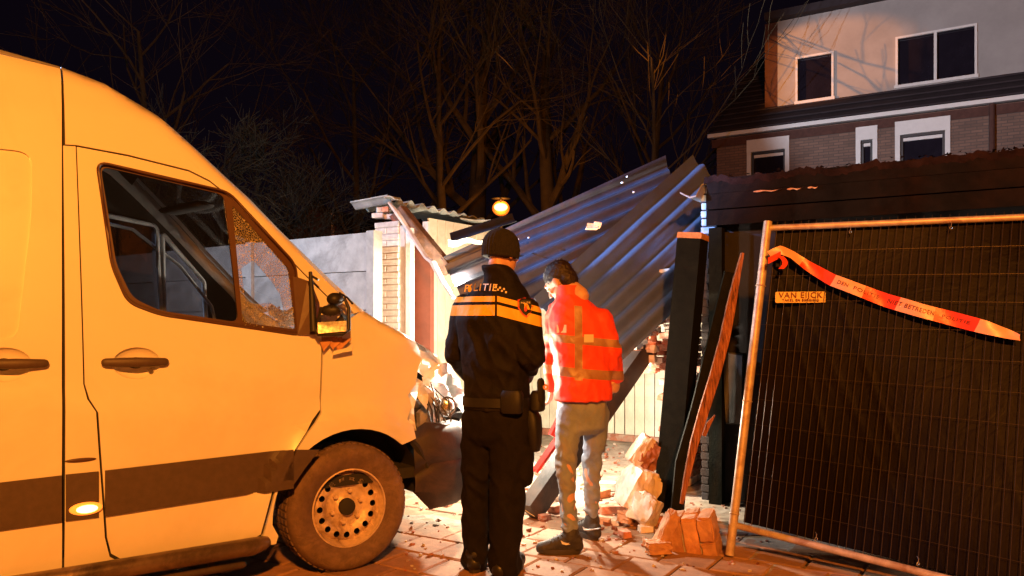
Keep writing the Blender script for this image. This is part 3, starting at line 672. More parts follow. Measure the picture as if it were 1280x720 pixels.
# ---------------------------------------------------------------- garage: pillar, frame, walls
FP = V3((1.5, 6.2, 0))                       # front line of the garage row passes here along gd
def onfront(px, off=0):
    k = (px-640)/FPX; p = FP+bd*off; t = (k*p.y-p.x)/(gd.x-k*gd.y); return p+gd*t
gRz = Matrix(((gd.x, bd.x, 0), (gd.y, bd.y, 0), (0, 0, 1)))
BRK = {}
def brick(parent, c, size, m, name='brick', jit=.003, rot=0.0):
    key = (round(size[0], 3), round(size[1], 3), round(size[2], 3), m.name, random.randrange(3))
    if key not in BRK:
        b = bmesh.new(); bmesh.ops.create_cube(b, size=1)
        for v in b.verts: v.co = V3((v.co.x*size[0], v.co.y*size[1], v.co.z*size[2]))+V3([random.uniform(-jit, jit) for _ in range(3)])
        bmesh.ops.bevel(b, geom=b.edges[:], offset=.004, segments=1, affect='EDGES')
        me = bpy.data.meshes.new('brick'); b.to_mesh(me); b.free(); me.materials.append(m); BRK[key] = me
    o = bpy.data.objects.new(name, BRK[key]); COL.objects.link(o); o.parent = parent
    Mx = Matrix.Translation(V3(c)) @ gRz.to_4x4() @ Matrix.Rotation(rot, 4, 'Z')
    L = MW[parent].inverted() @ Mx; o.matrix_local = L; MW[o] = Mx; return o
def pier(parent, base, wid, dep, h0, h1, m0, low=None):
    n = int((h1-h0)/.0625); mm = MB(); mm.box(base+UP*((h0+h1)/2-.03)+gd*wid/2+bd*dep/2, (wid-.016, dep-.016, h1-h0-.06), gRz); mm.build('mortar_core', M['shadebrick'] if low else M['mortar'], parent)
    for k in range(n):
        z = h0+.0625*k+.031; m = low if low and z < 2.02 else m0  # lower courses coloured dark to stand in for shade
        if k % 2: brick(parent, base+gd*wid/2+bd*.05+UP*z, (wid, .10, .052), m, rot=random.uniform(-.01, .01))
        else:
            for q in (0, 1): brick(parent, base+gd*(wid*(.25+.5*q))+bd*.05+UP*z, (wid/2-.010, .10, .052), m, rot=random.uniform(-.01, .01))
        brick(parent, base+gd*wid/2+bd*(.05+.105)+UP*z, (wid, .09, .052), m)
gar = thing('garage', 'collapsed garage with cream boarded walls open behind the two men', 'garage', onfront(480))
pb = onfront(468); pw = (onfront(498)-pb).length
pier(gar, pb, pw, .22, .0, CH+(HZ-275)*pb.y/FPX, M['wbrick'])
for px, py, r in ((474, 270, .3), (485, 262, -.4), (490, 271, .1), (478, 263, .8)):
    q = P(px, py, pb.y+.05); brick(gar, q, (.12, .10, .05), M['wbrick'], rot=r)
q = P(482, 262, pb.y-.02); brick(gar, q, (.07, .07, .05), M['rbrick'], rot=.5)
def vpost(name, x0, x1, off, y_top, m, parent, depth=.06, zb=0):
    a = onfront(x0, off); b = onfront(x1, off); zt_ = CH+(HZ-y_top)*a.y/FPX; mm = MB(); c = (a+b)/2+bd*depth/2+UP*(zb+zt_)/2
    mm.box(c, ((b-a).length, depth, zt_-zb), gRz); return mm.build(name, m, parent)
vpost('door_frame', 499, 506, .02, 282, M['wbrick'], gar); vpost('door_frame', 507, 513, .0, 285, M['frame_w'], gar)
# recessed red brown door leaf
dr = vpost('side_door', 514, 538, .30, 300, M['reddoor'], gar)
mm = MB(); a = onfront(516, .29); mm.box(a+UP*1.0-bd*.03, (.02, .05, .22), gRz); mm.cyl(a+UP*1.05-bd*.05, a+UP*1.05-bd*.05+gd*.10, .009, 8); mm.build('door_handle', M['chrome'], dr, True)
# left inner wall of boards going back
LW0 = P(535, 400, 8.55); LW0.z = 0; BW0 = G(749, 548)
u_ = 1.79
nb = 12
for k in range(nb):
    a = LW0+bd*(u_*k/nb+.004); b = LW0+bd*(u_*(k+1)/nb-.006); mm = MB(); c = (a+b)/2
    mm.box(c+gd*random.uniform(-.003, .003)+UP*1.245, (.022, (b-a).length, 2.49), gRz); mm.build('board', M['cream'], gar)
mm = MB(); mm.box(LW0+bd*(u_/2)-gd*.03+UP*1.22, (.03, u_, 2.44), gRz); mm.box(LW0-bd*.02+UP*1.22-gd*.01, (.07, .03, 2.46), gRz); mm.build('wall_frame', M['frame_w'], gar)
cor = LW0+bd*u_
L = 3.6; nb = 29
for k in range(nb):
    a = cor+gd*(L*k/nb+.005); b = cor+gd*(L*(k+1)/nb-.006); c = (a+b)/2; mm = MB()
    hh = 2.5+random.uniform(-.01, .01); mm.box(c+bd*random.uniform(-.004, .004)+UP*(hh/2+.01), ((b-a).length, .024, hh), gRz @ Matrix.Rotation(random.uniform(-.004, .004), 3, 'Y')); mm.build('board', M['cream'], gar)
mm = MB(); mm.box(cor+gd*L/2+bd*.03+UP*1.2, (L, .03, 2.4), gRz); mm.build('wall_frame', M['wood'], gar)
mm = MB(); mm.beam(cor+bd*-.05+UP*.04, cor+gd*L+bd*-.05+UP*.04, .07, .07, jit=.004); mm.build('floor_batten', M['rbrick'], gar)
# right party wall remains: red brick, broken
rw = onfront(800, .0)
for zrow in range(0, 30):
    z = .031+.0625*zrow; reach = 1.2-.02*zrow
    for k in range(5):
        if zrow > 8 and random.random() < .12: continue
        c = onfront(838)+bd*(.1+.22*k+(.11 if zrow % 2 else 0))-gd*(.05+.03*noise.noise(V3((zrow*.3, k, 0))))
        if (c-onfront(838)).dot(bd) < reach: brick(gar, c+UP*z, (.10, .205, .052), M['rbrick' if zrow % 7 else 'plaster'], jit=.006)
# jagged torn plaster/brick edge under the fallen sheets
for k in range(16):
    t = k/15; q = P(838-44*t+random.uniform(-4, 4), 384+48*t+random.uniform(-5, 5), 6.35+random.uniform(-.1, .1)); brick(gar, q, (random.choice((.06, .09, .13)), .07, .04), M['plaster' if k % 3 else 'rbrick'], jit=.014, rot=random.uniform(-1, 1))
for k in range(22):
    q = P(random.uniform(803, 836), random.uniform(408, 468), 6.55+random.uniform(-.1, .1))
    if q.z > 1.4-(q.x-1.0)*.2-.5: brick(gar, q, (.17, .08, .052), M['rbrick' if k % 4 else 'plaster'], jit=.008, rot=random.uniform(-.3, .3))
# right pier, bluish
rp = onfront(876)
ptop = CH+(HZ-226)*rp.y/FPX
pier_t = thing('brick_pier', 'bluish brick pier with a curled sheet edge beside the dark garage', 'pier', rp)
pier(pier_t, rp, .13, .20, .0, ptop, M['bbrick'], M['shadebrick'])
# ---------------------------------------------------------------- corrugated sheets
def corr_sheet(name, c00, c01, c10, c11, waves, m, label, group=None, amp=.024, parent=None, phase=0, sag=.0, jag=0, cat='roof sheet'):
    # c00 -> c01 runs along the ridges, c00 -> c10 across them
    c00, c01, c10, c11 = map(V3, (c00, c01, c10, c11)); nrm = (c01-c00).cross(c10-c00).normalized()
    if nrm.z < 0: nrm = -nrm
    per = 10
    def fn(u, v):
        a = u*waves*2*pi+phase; p = c00.lerp(c01, v).lerp(c10.lerp(c11, v), u)
        vv = jag*noise.noise(V3((u*9, v > .5, 4)))*(1 if v in (0, 1) else 0)
        p = p+(c01-c00)*vv
        return p+nrm*(amp*cos(a)-sag*sin(pi*v)+.006*noise.noise(V3((u*3, v*4, waves))))
    mb = MB(); mb.sheet(fn, int(waves*per), 14, nrm*-.007)
    return mb.build(name, m, parent, True, 50, label=label, cat=cat if not parent else None, group=group)
g1 = 'corrugated sheets of the fallen roof'
corr_sheet('corrugated_sheet', P(552, 325, 7.75), P(832, 197, 8.25), P(571, 348, 7.55), P(842, 236, 8.15), 2, M['corr'], 'dark corrugated sheet lying farthest back and highest on the fallen roof', g1, .03)
corr_sheet('corrugated_sheet', P(556, 333, 7.5), P(838, 218, 8.05), P(606, 424, 6.75), P(772, 330, 7.2), 5.5, M['corr'], 'dark corrugated sheet directly above the two men heads', g1, .03, phase=1)
corr_sheet('corrugated_sheet', P(668, 374, 6.45), P(866, 196, 7.3), P(706, 420, 6.15), P(905, 232, 7.0), 2.5, M['corrb'], 'blue-edged corrugated sheet reaching highest beside the brick pier', g1, .028, phase=.5)
corr_sheet('corrugated_sheet', P(700, 410, 6.12), P(895, 232, 6.9), P(741, 482, 5.8), P(935, 300, 6.45), 3.5, M['corrb'], 'grey corrugated sheet slanting down behind the orange jacket', g1, .028, phase=.2)
corr_sheet('corrugated_sheet', P(562, 293, 7.7), P(640, 268, 8.3), P(566, 304, 7.5), P(646, 278, 8.2), 1, M['corr'], 'short dark strip of corrugated sheet left of the knit cap, above the other sheets', g1, .015)
# wavy sheet still lying on the left wall top
a0 = P(484, 250, 8.0); dirw = bd*2.0
mb = MB()
def wav(u, v):
    p = a0+bd*(u*1.75)+UP*(.0)-gd*(.5*v)
    A = .034*(1-.75*u); p = p+UP*(A*cos(u*1.75/.19*2*pi)+.02-.02*u-.03*v); return p
mb.sheet(wav, 96, 5, (0, 0, -.012)); mb.build('corrugated_sheet', M['concrete'], None, True, 50, label='pale corrugated sheet lying on the left garage wall with wavy front edge', cat='roof sheet', group=g1)
mb = MB(); q0 = P(480, 246, 7.95); mb.sheet(lambda u, v: q0+V3((.10*u, 0, -.06*u+.05*sin(u*2)))+bd*.12*v, 4, 2, (0, 0, -.012)); mb.build('sheet_fragment', M['concrete'], None, label='pale broken sheet corner sticking up on the left brick pillar', cat='fragment')
mb = MB(); mb.sheet(lambda u, v: P(575+52*u, 272+3*sin(3*u)+4*v*(1-u), 9.1+.3*v), 6, 2, (0, 0, -.015)); mb.build('sheet_fragment', M['concrete'], None, label='flat pale strip of sheet left of the far street lamp', cat='fragment')
# broken white roof edge strip hanging from the pillar
pts = [P(486, 252, 7.85), P(497, 268, 7.8), P(508, 283, 7.75), P(522, 305, 7.6), P(533, 322, 7.5), P(541, 328, 7.45), P(552, 350, 7.35), P(567, 372, 7.2)]
mb = MB(); mb.tube([p+V3((0, 0, random.uniform(-.012, .012))) for p in pts], [.018, .035, .03, .034, .028, .04, .032, .022], 6, True, .5)
mb.build('roof_edge_strip', M['frame_w'], None, False, label='torn white roof edge strip hanging from the brick pillar', cat='trim strip')
mb = MB(); mb.beam(P(500, 262, 8.0), P(560, 338, 7.75), .09, .12, jit=.008); mb.build('roof_beam', M['wood'], None, label='short brown roof beam behind the torn white edge strip', cat='beam')
mb = MB(); mb.beam(P(492, 268, 7.95), P(512, 300, 7.9), .05, .10, jit=.008); mb.build('roof_batten', M['rawwood'], None, label='small reddish batten beside the brick pillar top', cat='batten')
mb = MB(); mb.sheet(lambda u, v: P(560+46*u, 299+2*sin(u*9)+8*v*(1-.6*u), 7.4+.1*v), 8, 2, (0, .01, -.008)); mb.build('sheet_fragment', M['concrete'], None, label='small pale bracket piece on top of the cream boards', cat='fragment')
# long beam leaning down to the ground
mb = MB(); mb.beam(P(806, 436, 6.5), G(662, 640, .05), .11, .16, jit=.006); mb.build('roof_beam', M['bumper'], None, label='long grey-brown beam slanting from the ruin to the paving', cat='beam')
mb = MB(); a = G(650, 634, .08); mb.add([a, G(668, 646, .02), P(720, 560, 5.9), P(702, 548, 5.95)], [(0, 1, 2, 3)]); mb.sheet(lambda u, v: G(652, 632, .05).lerp(P(712, 545, 6.0), u)+V3((.11*v, -.06*v, -.03*v)), 5, 1, (0, .03, -.02)); mb.build('plank', M['frame_w'], None, label='pale plank on the ground behind the officer\'s legs', cat='plank')
mb = MB(); mb.beam(P(712, 500, 5.75), P(690, 545, 5.7), .05, .05); mb.beam(P(700, 545, 5.7), P(668, 590, 5.6), .07, .02); mb.build('broken_batten', M['redplastic'], None, label='red broken batten upright between the two men', cat='batten')
# curled sheet edge on top of the pier
pts = [P(850, 240, 6.15), P(862, 246, 6.12), P(870, 244, 6.1), P(877, 230, 6.12), P(890, 227, 6.15), P(900, 225, 6.15), P(915, 221, 6.2)]
mb = MB()
mb.sheet(lambda u, v: (lambda k: pts[k].lerp(pts[k+1], u*6-k))(min(5, int(u*6)))+bd*.25*v, 12, 2, (0, 0, -.012)); mb.build('sheet_fragment', M['concrete'], None, label='curled pale sheet edge on top of the bluish brick pier', cat='fragment')
for (x, y, Y, lab) in ((740, 283, 7.1, 'small orange rubble crumb lying on the fallen roof sheets'),):
    mb = MB(); mb.box(P(x, y, Y), (.09, .06, .05), None, .015); mb.box(P(x+7, y-2, Y), (.05, .05, .05), None, .012); mb.build('brick_crumb', M['oblock'], None, label=lab, cat='brick piece')
mb = MB()
for k in range(7):
    u = random.random(); v = random.random(); q = P(560+240*u, 352-125*u+40*v*(1-.4*u)-8, 7.15+.4*(1-v)); mb.box(q+UP*.05, (.02, .012, .012), Matrix.Rotation(random.random()*3, 3, 'Z'), .005)
tag(mb.build('roof_splinters', M['frame_w'], None, label='pale splinters strewn over the fallen roof sheets', cat='debris'), kind='stuff')

# ---------------------------------------------------------------- concrete plank fence on the left
cf = thing('concrete_fence', 'pale concrete plank fence between the van and the brick pillar', 'fence', P(400, 400, 8.0)*1 if False else V3((-1.9, 8.0, 0)))
fa = V3((-1.30, 7.55, 0)); fdv = V3((-2.23+1.30, 8.25-7.55, 0)).normalized(); Rf = Matrix(((-fdv.x, -fdv.y, 0), (-fdv.y, fdv.x, 0), (0, 0, 1)))
fx = -fdv; fn_ = V3((-fx.y, fx.x, 0)); Rf = Matrix(((fx.x, fn_.x, 0), (fx.y, fn_.y, 0), (0, 0, 1)))
for seg in range(3):
    p0 = fa+fdv*(seg*1.9)
    mm = MB(); mm.box(p0+UP*1.12, (.10, .11, 2.24), Rf); mm.build('fence_post', M['concrete'], cf)
    for k in range(6):
        mm = MB(); mm.box(p0+fdv*.95+UP*(.2+.37*k), (1.78, .045, .362), Rf, .002); mm.build('concrete_plank', M['concrete'], cf)
# ---------------------------------------------------------------- dark neighbouring garage
dg = thing('dark_garage', 'dark flat-roofed garage behind the construction fence', 'garage', onfront(1000))
f0 = onfront(896, .02); f1 = f0+gd*6.0; HTOP = 2.47
mm = MB(); mm.box((f0+f1)/2+bd*1.4+UP*1.1, (6.0, 2.75, 2.2), gRz); mm.build('wall', M['darkwall'], dg)
zb, zt2 = 2.12, HTOP
for k in range(3):
    z = zb+.12*k+.06; mm = MB(); q = (onfront(887)+onfront(887)+gd*6.2)/2-bd*.05+UP*z; mm.box(q, (6.2, .06, .114), gRz, .004); mm.build('fascia_board', M['fascia'], dg)
mm = MB()
r0 = onfront(884)-bd*.08
mm.sheet(lambda u, v: tuple(r0+gd*6.3*u+bd*(2.9*v)+UP*(HTOP+.01+.035*noise.noise(V3((u*30, v*10, 0)))+.030*noise.noise(V3((u*71, v*30, 5)))+.022*noise.noise(V3((u*263, v*60, 0))))), 420, 10, (0, 0, -.05)); mm.build('roof', M['roofmoss'], dg, False)
mm = MB()
for k in range(1300):
    u = random.random(); q = r0+gd*6.2*u+bd*random.uniform(0, .5)+UP*(HTOP+.0+random.uniform(0, .035)); a = random.random()*6.3
    mm.add([q, q+V3((cos(a)*.03, sin(a)*.03, random.uniform(0, .02))), q+V3((cos(a+1)*.03, sin(a+1)*.03, random.uniform(0, .02)))], [(0, 1, 2)])
tag(mm.build('roof_moss', M['roofmoss'], dg), kind='stuff')
for x0, x1, y0 in ((942, 978, 239), (984, 1004, 236), (1010, 1024, 234)):
    mm = MB(); a = onfront(x0, -.10); b = onfront(x1, -.10); z0 = CH+(HZ-y0)*a.y/FPX
    mm.sheet(lambda u, v: a.lerp(b, u)+UP*(z0-a.z+.005*sin(u*7)-(.012+.006*sin(u*11))*v*sin(pi*min(1, u+.15))), 8, 2, (0, .01, 0)); mm.build('torn_roofing_edge', M['oblock'], dg)
mm = MB(); mm.box(onfront(918, -.0)+UP*.88, (.14, .05, .52), gRz, .02); mm.build('pale_wall_patch', M['patch'], dg, label='grey patch of bare wall')
mm = MB(); mm.box(onfront(896, -.05)+UP*1.05, (.10, .08, 2.1), gRz); mm.build('door_jamb', M['darkwood'], dg)
# leaning dark post, raw plank and splinters
post = thing('wooden_post', 'thick dark wooden post with freshly sawn top leaning before the ruin', 'post', G(832, 646))
a = G(833, 646); b = P(866, 300, 5.72); mm = MB(); mm.beam(a-UP*.1, b, .175, .17, bd, .004); mm.build('post_shaft', M['darkwood'], post)
d_ = (b-a).normalized(); mm = MB(); mm.beam(b+d_*.002, b+d_*.045, .178, .172, bd, .004); mm.build('sawn_top', M['endgrain'], post)
def splinter(name, pts, wd, th, m, label, cat):
    mb = MB(); rings = []
    n = len(pts)
    for i, p in enumerate(pts):
        d = (pts[min(i+1, n-1)]-pts[max(0, i-1)]).normalized(); x = d.cross(V3((0, 1, 0))).normalized(); wv = wd[i]
        rings.append([p-x*wv, p+x*wv, p+x*wv*.9+V3((0, th, 0)), p-x*wv*.9+V3((0, th, 0))])
    mb.loft(rings); return mb.build(name, m, None, False, label=label, cat=cat)
splinter('plank', [P(929, 316, 5.3), P(921, 350, 5.3), P(914, 385, 5.28), P(906, 425, 5.26), P(894, 470, 5.24), P(880, 515, 5.22), P(868, 555, 5.2), P(852, 630, 5.2)], [.008, .020, .030, .032, .034, .032, .026, .012], .04, M['fibre'], 'split raw reddish plank leaning beside the dark wooden post', 'plank')
splinter('plank', [P(912, 340, 5.36), P(896, 420, 5.34), P(874, 510, 5.3), P(854, 580, 5.26), P(845, 640, 5.2)], [.03, .05, .05, .05, .03], .05, M['darkwood'], 'dark half of the split plank behind its raw face', 'plank')
splinter('wood_splinter', [P(880, 545, 5.15), P(886, 530, 5.15), P(894, 519, 5.15)], [.012, .014, .002], .02, M['fibre'], 'short raw splinter pointing up from the split plank', 'splinter')

# ---------------------------------------------------------------- construction fence
cT = P(960, 277, 4.95); cB = P(912, 694, 4.72)
TR = P(1290, 270, 4.45); BRr = P(1146, 714, 4.10)
upv = (cT-cB).normalized(); Hf = (cT-cB).length
BL = P(921, 657, 4.74); hv = (BRr-BL).normalized(); hv2 = (TR-P(962, 284, 4.94)).normalized()
WD = 3.4
fence = thing('construction_fence', 'galvanised mesh construction fence panel standing crooked at the right', 'fence', cB)
mm = MB(); mm.tube([cB, cT], .026, 12); mm.build('fence_tube', M['galv'], fence, True, 60)
TL = P(962, 285, 4.94)
def FPt(u, v):       # u metres along, v 0 bottom rail .. 1 top rail
    a = BL+hv*u; b = TL+hv2*u; return a.lerp(b, v)
mm = MB(); mm.tube([FPt(0, 1), FPt(WD, 1)], .019, 12); mm.build('fence_tube', M['galv'], fence, True, 60)
mm = MB(); mm.tube([FPt(0, 0), FPt(WD, 0)], .020, 12); mm.build('fence_tube', M['galv'], fence, True, 60)
mm = MB(); mm.tube([FPt(WD, -.1), FPt(WD, 1.02)], .0205, 12); mm.build('fence_tube', M['galv'], fence, True, 60)
nw = 76
for k in range(1, nw):
    u = WD*k/nw; j = .002*sin(k*5); mm = MB(); bw = .004*sin(k*1.7); mm.tube([FPt(u, 0), FPt(u+bw, .5)+V3((0, .004*cos(k), 0)), FPt(u+j, 1.02)], .0017, 4, False); mm.build('wire', M['wire'], fence, fixn=False)
for k in range(1, 12):
    mm = MB(); mm.tube([FPt(0, k/12), FPt(WD/2, k/12-.004), FPt(WD, k/12)], .0009, 4, False); mm.build('wire', M['wire'], fence, fixn=False)
for k in (.12, .45, .8):
    mm = MB(); mm.ring(cB.lerp(cT, k), upv, .028, .004, 14, 5); mm.build('tube_clamp', M['galv'], fence, True)
# tarpaulin behind the mesh
tarp = thing('tarpaulin', 'black tarpaulin tied to the back of the construction fence', 'tarpaulin', BL)
def tp(u, v):
    p = FPt(.03+u*(WD-.03), .01+v*.985); q = V3((.02, .035, 0))
    n_ = .014*noise.noise(V3((u*5, v*4, 2)))
    for c0, sl, am in ((.16, .27, .007), (.10, .33, .007), (.33, .2, .004), (.06, .22, .006)):
        d = (u-c0)+(v-.6)*sl; n_ += am*math.exp(-(d/.004)**2)*(1 if .1 < v < .95 else 0)*(.6+.6*noise.noise(V3((v*12, c0*30, 0))))
    return p+q-V3((0, 1, 0))*n_
mm = MB(); mm.sheet(tp, 300, 60); mm.build('tarp_sheet', M['tarp'], tarp, True, 180)
for px, py, v in ((1061, 287, .975), (1188, 283, .975), (1020, 672, .02), (1147, 706, .02)):
    k = min((abs(640+FPX*FPt(u/100, v).x/FPt(u/100, v).y-px), u/100) for u in range(0, 340))[1]; c = FPt(k, v)
    mm = MB(); mm.ring(c+V3((0, -.012, 0)), V3((.4, -1, 0)), .009, .0025, 14, 5); mm.tube([c+V3((0, -.012, .008)), c+V3((0, -.02, .03)), c+V3((0, .0, .035))], .002, 5); mm.build('eyelet', M['chrome'], tarp, True)
# text helper
def text_mesh(s, size, spacing=1.0, shear=0.0, extr=0.0, bold=0.0):
    cu = bpy.data.curves.new('t', 'FONT'); cu.body = s; cu.size = size; cu.space_character = spacing; cu.shear = shear; cu.offset = bold; cu.align_x = 'CENTER'; cu.align_y = 'CENTER'; cu.resolution_u = 3
    ob = bpy.data.objects.new('t', cu); COL.objects.link(ob); dg_ = bpy.context.evaluated_depsgraph_get(); dg_.update()
    me = bpy.data.meshes.new_from_object(ob.evaluated_get(dg_)); v = [x.co.copy() for x in me.vertices]; f = [tuple(p.vertices) for p in me.polygons]
    bpy.data.objects.remove(ob); bpy.data.meshes.remove(me); bpy.data.curves.remove(cu); return v, f
# sign plate
def fence_uv(px, py):
    best = None
    for i in range(0, 120):
        for j in range(0, 101):
            q = FPt(i*.02, j/100); d = (640+FPX*q.x/q.y-px)**2+(HZ-FPX*(q.z-CH)/q.y-py)**2
            if best is None or d < best[0]: best = (d, i*.02, j/100)
    return best[1], best[2]
us, vs_ = fence_uv(998, 371); cs = FPt(us, vs_)+V3((0, -.012, 0)); ex = (FPt(us+.1, vs_)-FPt(us, vs_)).normalized(); ez = UP-ex*ex.z; ez.normalize(); ex = V3((1, -.2, .0)).normalized(); en = ex.cross(ez).normalized()
sign = thing('fence_sign', 'small yellow sign plate clipped to the mesh fence', 'sign', cs)
pw_, ph_ = .285, .066
mm = MB(); rr = rnd_poly([(-pw_/2, -ph_/2), (pw_/2, -ph_/2), (pw_/2, ph_/2), (-pw_/2, ph_/2)], .008, 3)
mm.loft([[cs+ex*a+ez*b-en*d for a, b in rr] for d in (0, .004)]); mm.build('sign_plate', M['signplate'], sign)
# decide which side faces the camera
nf = en if en.y < 0 else -en
for txt, sz, dz, sp in (('VAN EIJCK', .048, .011, 1.12), ('TAKEL EN BERGING', .020, -.018, 1.2)):
    v, f = text_mesh(txt, sz, sp, 0, 0, .0006); mm = MB(); mm.add([cs+ex*p.x+ez*(p.y+dz)+nf*.0062 for p in v], f); mm.build('lettering', M['darkprint'], sign, fixn=False)
# barrier tape
tp_pts = [(962, 320, .036, 4.90), (975, 312, .03, 4.88), (990, 318, .028, 4.86), (1010, 332, .034, 4.83), (1040, 350, .040, 4.79), (1075, 363, .044, 4.74), (1110, 376, .044, 4.69), (1150, 388, .045, 4.63), (1190, 398, .045, 4.57), (1230, 409, .042, 4.5), (1262, 418, .030, 4.45), (1276, 422, .018, 4.43)]
tape = thing('barrier_tape', 'red and white police barrier tape strung across the mesh fence', 'barrier tape', P(962, 320, 4.85))
tp_pts = [(a, b, c, min(d, FPt(*fence_uv(a, b)).y+.03)) for a, b, c, d in tp_pts]
def tapefn(px):
    for (a, b) in zip(tp_pts, tp_pts[1:]):
        if px <= b[0]: t = (px-a[0])/(b[0]-a[0]); return a[1]+(b[1]-a[1])*t, a[2]+(b[2]-a[2])*t, a[3]+(b[3]-a[3])*t
    return tp_pts[-1][1:]
def tapept(px, v):
    y, wd, Y = tapefn(px); Y -= .06; c = P(px, y, Y); y2, _, Y2 = tapefn(px+3); d = (P(px+3, y2, Y2-.06)-c).normalized(); x = d.cross(V3((0, -1, 0))).normalized()
    if x.z < 0: x = -x
    return c+x*wd*1.75*v+V3((0, .010*sin(px*.07+v*2), 0))
segs = [(962, 1003, 'tapew'), (1003, 1041, 'taper'), (1041, 1080, 'tapew'), (1080, 1122, 'taper'), (1122, 1168, 'tapew'), (1168, 1221, 'taper'), (1221, 1276, 'tapew')]
for a, b, mname in segs:
    mm = MB(); mm.sheet(lambda u, v: tapept(a+(b-a)*u, v-.5), 10, 3); mm.build('tape_stripe', M[mname], tape, True, 180)
mm = MB(); mm.sheet(lambda u, v: P(972+6*sin(u*3)+7*v, 320+16*u, 4.78), 6, 1); mm.sheet(lambda u, v: P(976-16*u, 314+8*u+8*v, 4.8), 4, 1); mm.build('tape_knot', M['taper'], tape, True)
def tape_text(txt, px0, px1, size):
    v, f = text_mesh(txt, size, 1.1, 0, 0, .0004); L = max(p.x for p in v)-min(p.x for p in v); x0 = min(p.x for p in v); mm = MB()
    mm.add([tapept(px0+(p.x-x0)/L*(px1-px0), p.y/(.125))+V3((0, -.004, 0)) for p in v], f); mm.build('lettering', M['darkprint'], tape, fixn=False)
tape_text('DEN', 1046, 1059, .05); tape_text('POLITIE', 1066, 1100, .05); tape_text('NIET BETREDEN', 1110, 1167, .055); tape_text('POLITIE', 1178, 1212, .04)

# ---------------------------------------------------------------- rubble
def chunk(name, c, size, m, rot, label, cat='rubble', group=None, sub=3, amp=.26, grooves=True):
    b = bmesh.new(); bmesh.ops.create_cube(b, size=1); bmesh.ops.subdivide_edges(b, edges=b.edges[:], cuts=6, use_grid_fill=True)
    R = Matrix.Rotation(rot[2], 3, 'Z') @ Matrix.Rotation(rot[0], 3, 'X') @ Matrix.Rotation(rot[1], 3, 'Y'); sd_ = random.random()*50; vs = []
    for v in b.verts:
        p = v.co.copy(); L = max(abs(p.x), abs(p.y), abs(p.z)); r = p.normalized()*.60; p = p.lerp(r, .22)
        n_ = noise.noise(p*3+V3((sd_, 0, 0)))*amp+noise.noise(p*8+V3((0, sd_, 0)))*amp*.4
        p = p*(1+n_); p = V3((p.x*size[0], p.y*size[1], p.z*size[2]))
        vs.append(V3(c)+R @ p)
    mb = MB(); mb.add(vs, [tuple(x.index for x in f.verts) for f in b.faces]); b.free()
    mz = min(v.z for v in mb.v)
    if mz < .0: mb.v = [v-UP*mz for v in mb.v]
    return mb.build(name, m, None, False, label=label, cat=cat, group=group)
g2 = 'lumps of fallen masonry beside the dark post'
chunk('masonry_lump', P(797, 612, 5.55), (.21, .22, .30), M['plaster'], (.1, .5, .3), 'large white-coated masonry lump left of the dark wooden post', 'rubble', g2)
chunk('masonry_lump', P(806, 636, 5.35), (.14, .16, .18), M['plaster'], (.4, .2, .9), 'rounded white masonry lump at the foot of the dark wooden post', 'rubble', g2)
chunk('masonry_lump', P(810, 568, 5.75), (.17, .16, .19), M['rbrick'], (.2, .6, .2), 'reddish masonry lump topmost of the heap left of the post', 'rubble', g2)
chunk('masonry_lump', P(800, 562, 5.7), (.10, .10, .22), M['plaster'], (.2, .6, .2), 'slim white-coated lump leaning on the topmost reddish one', 'rubble', g2)
chunk('masonry_lump', P(783, 646, 5.4), (.10, .09, .07), M['oblock'], (.1, .1, .9), 'small reddish lump on the paving left of the heap', 'rubble', g2)
# big clay block, with brick faces
cb = thing('brickwork_block', 'orange block of three bricks in one lump right of the dark post', 'rubble', G(862, 702))
Rb = Matrix.Rotation(radians(-24), 3, 'Z') @ Matrix.Rotation(.10, 3, 'X') @ Matrix.Rotation(-.16, 3, 'Y')
bc = P(868, 668, 4.88)
mm = MB(); mm.box(bc-UP*.01, (.24, .17, .22), Rb, .006); mm.build('mortar_core', M['mortar'], cb)
for k, (ox, oy, oz, sx, sy, sz) in enumerate(((-.095, 0, 0, .088, .20, .255), (0, -.052, .0, .090, .10, .262), (0, .055, .004, .09, .10, .26), (.094, -.01, .055, .088, .20, .15), (.094, 0, -.075, .088, .20, .10))):
    b = bmesh.new(); bmesh.ops.create_cube(b, size=1); bmesh.ops.bevel(b, geom=b.edges[:], offset=.07, segments=2, affect='EDGES'); bmesh.ops.subdivide_edges(b, edges=b.edges[:], cuts=2, use_grid_fill=True)
    mm = MB(); mm.add([(lambda p: bc+Rb @ (p+V3((ox, oy, oz))+V3((1, 1, 1))*.007*noise.noise(p*30+V3((k*9, 0, 0)))))(V3((v.co.x*sx, v.co.y*sy, v.co.z*sz))) for v in b.verts], [tuple(x.index for x in f.verts) for f in b.faces]); b.free()
    mm.build('brick', M['oblock'], cb)
chunk('masonry_lump', P(833, 668, 4.83), (.075, .10, .23), M['oblock'], (.1, .35, .1), 'upright orange brick leaning on the left of the big block', 'rubble', g2)
chunk('masonry_lump', P(823, 697, 4.78), (.15, .08, .07), M['oblock'], (0, 0, .2), 'flat orange half brick on the paving in front of the post', 'rubble', g2)
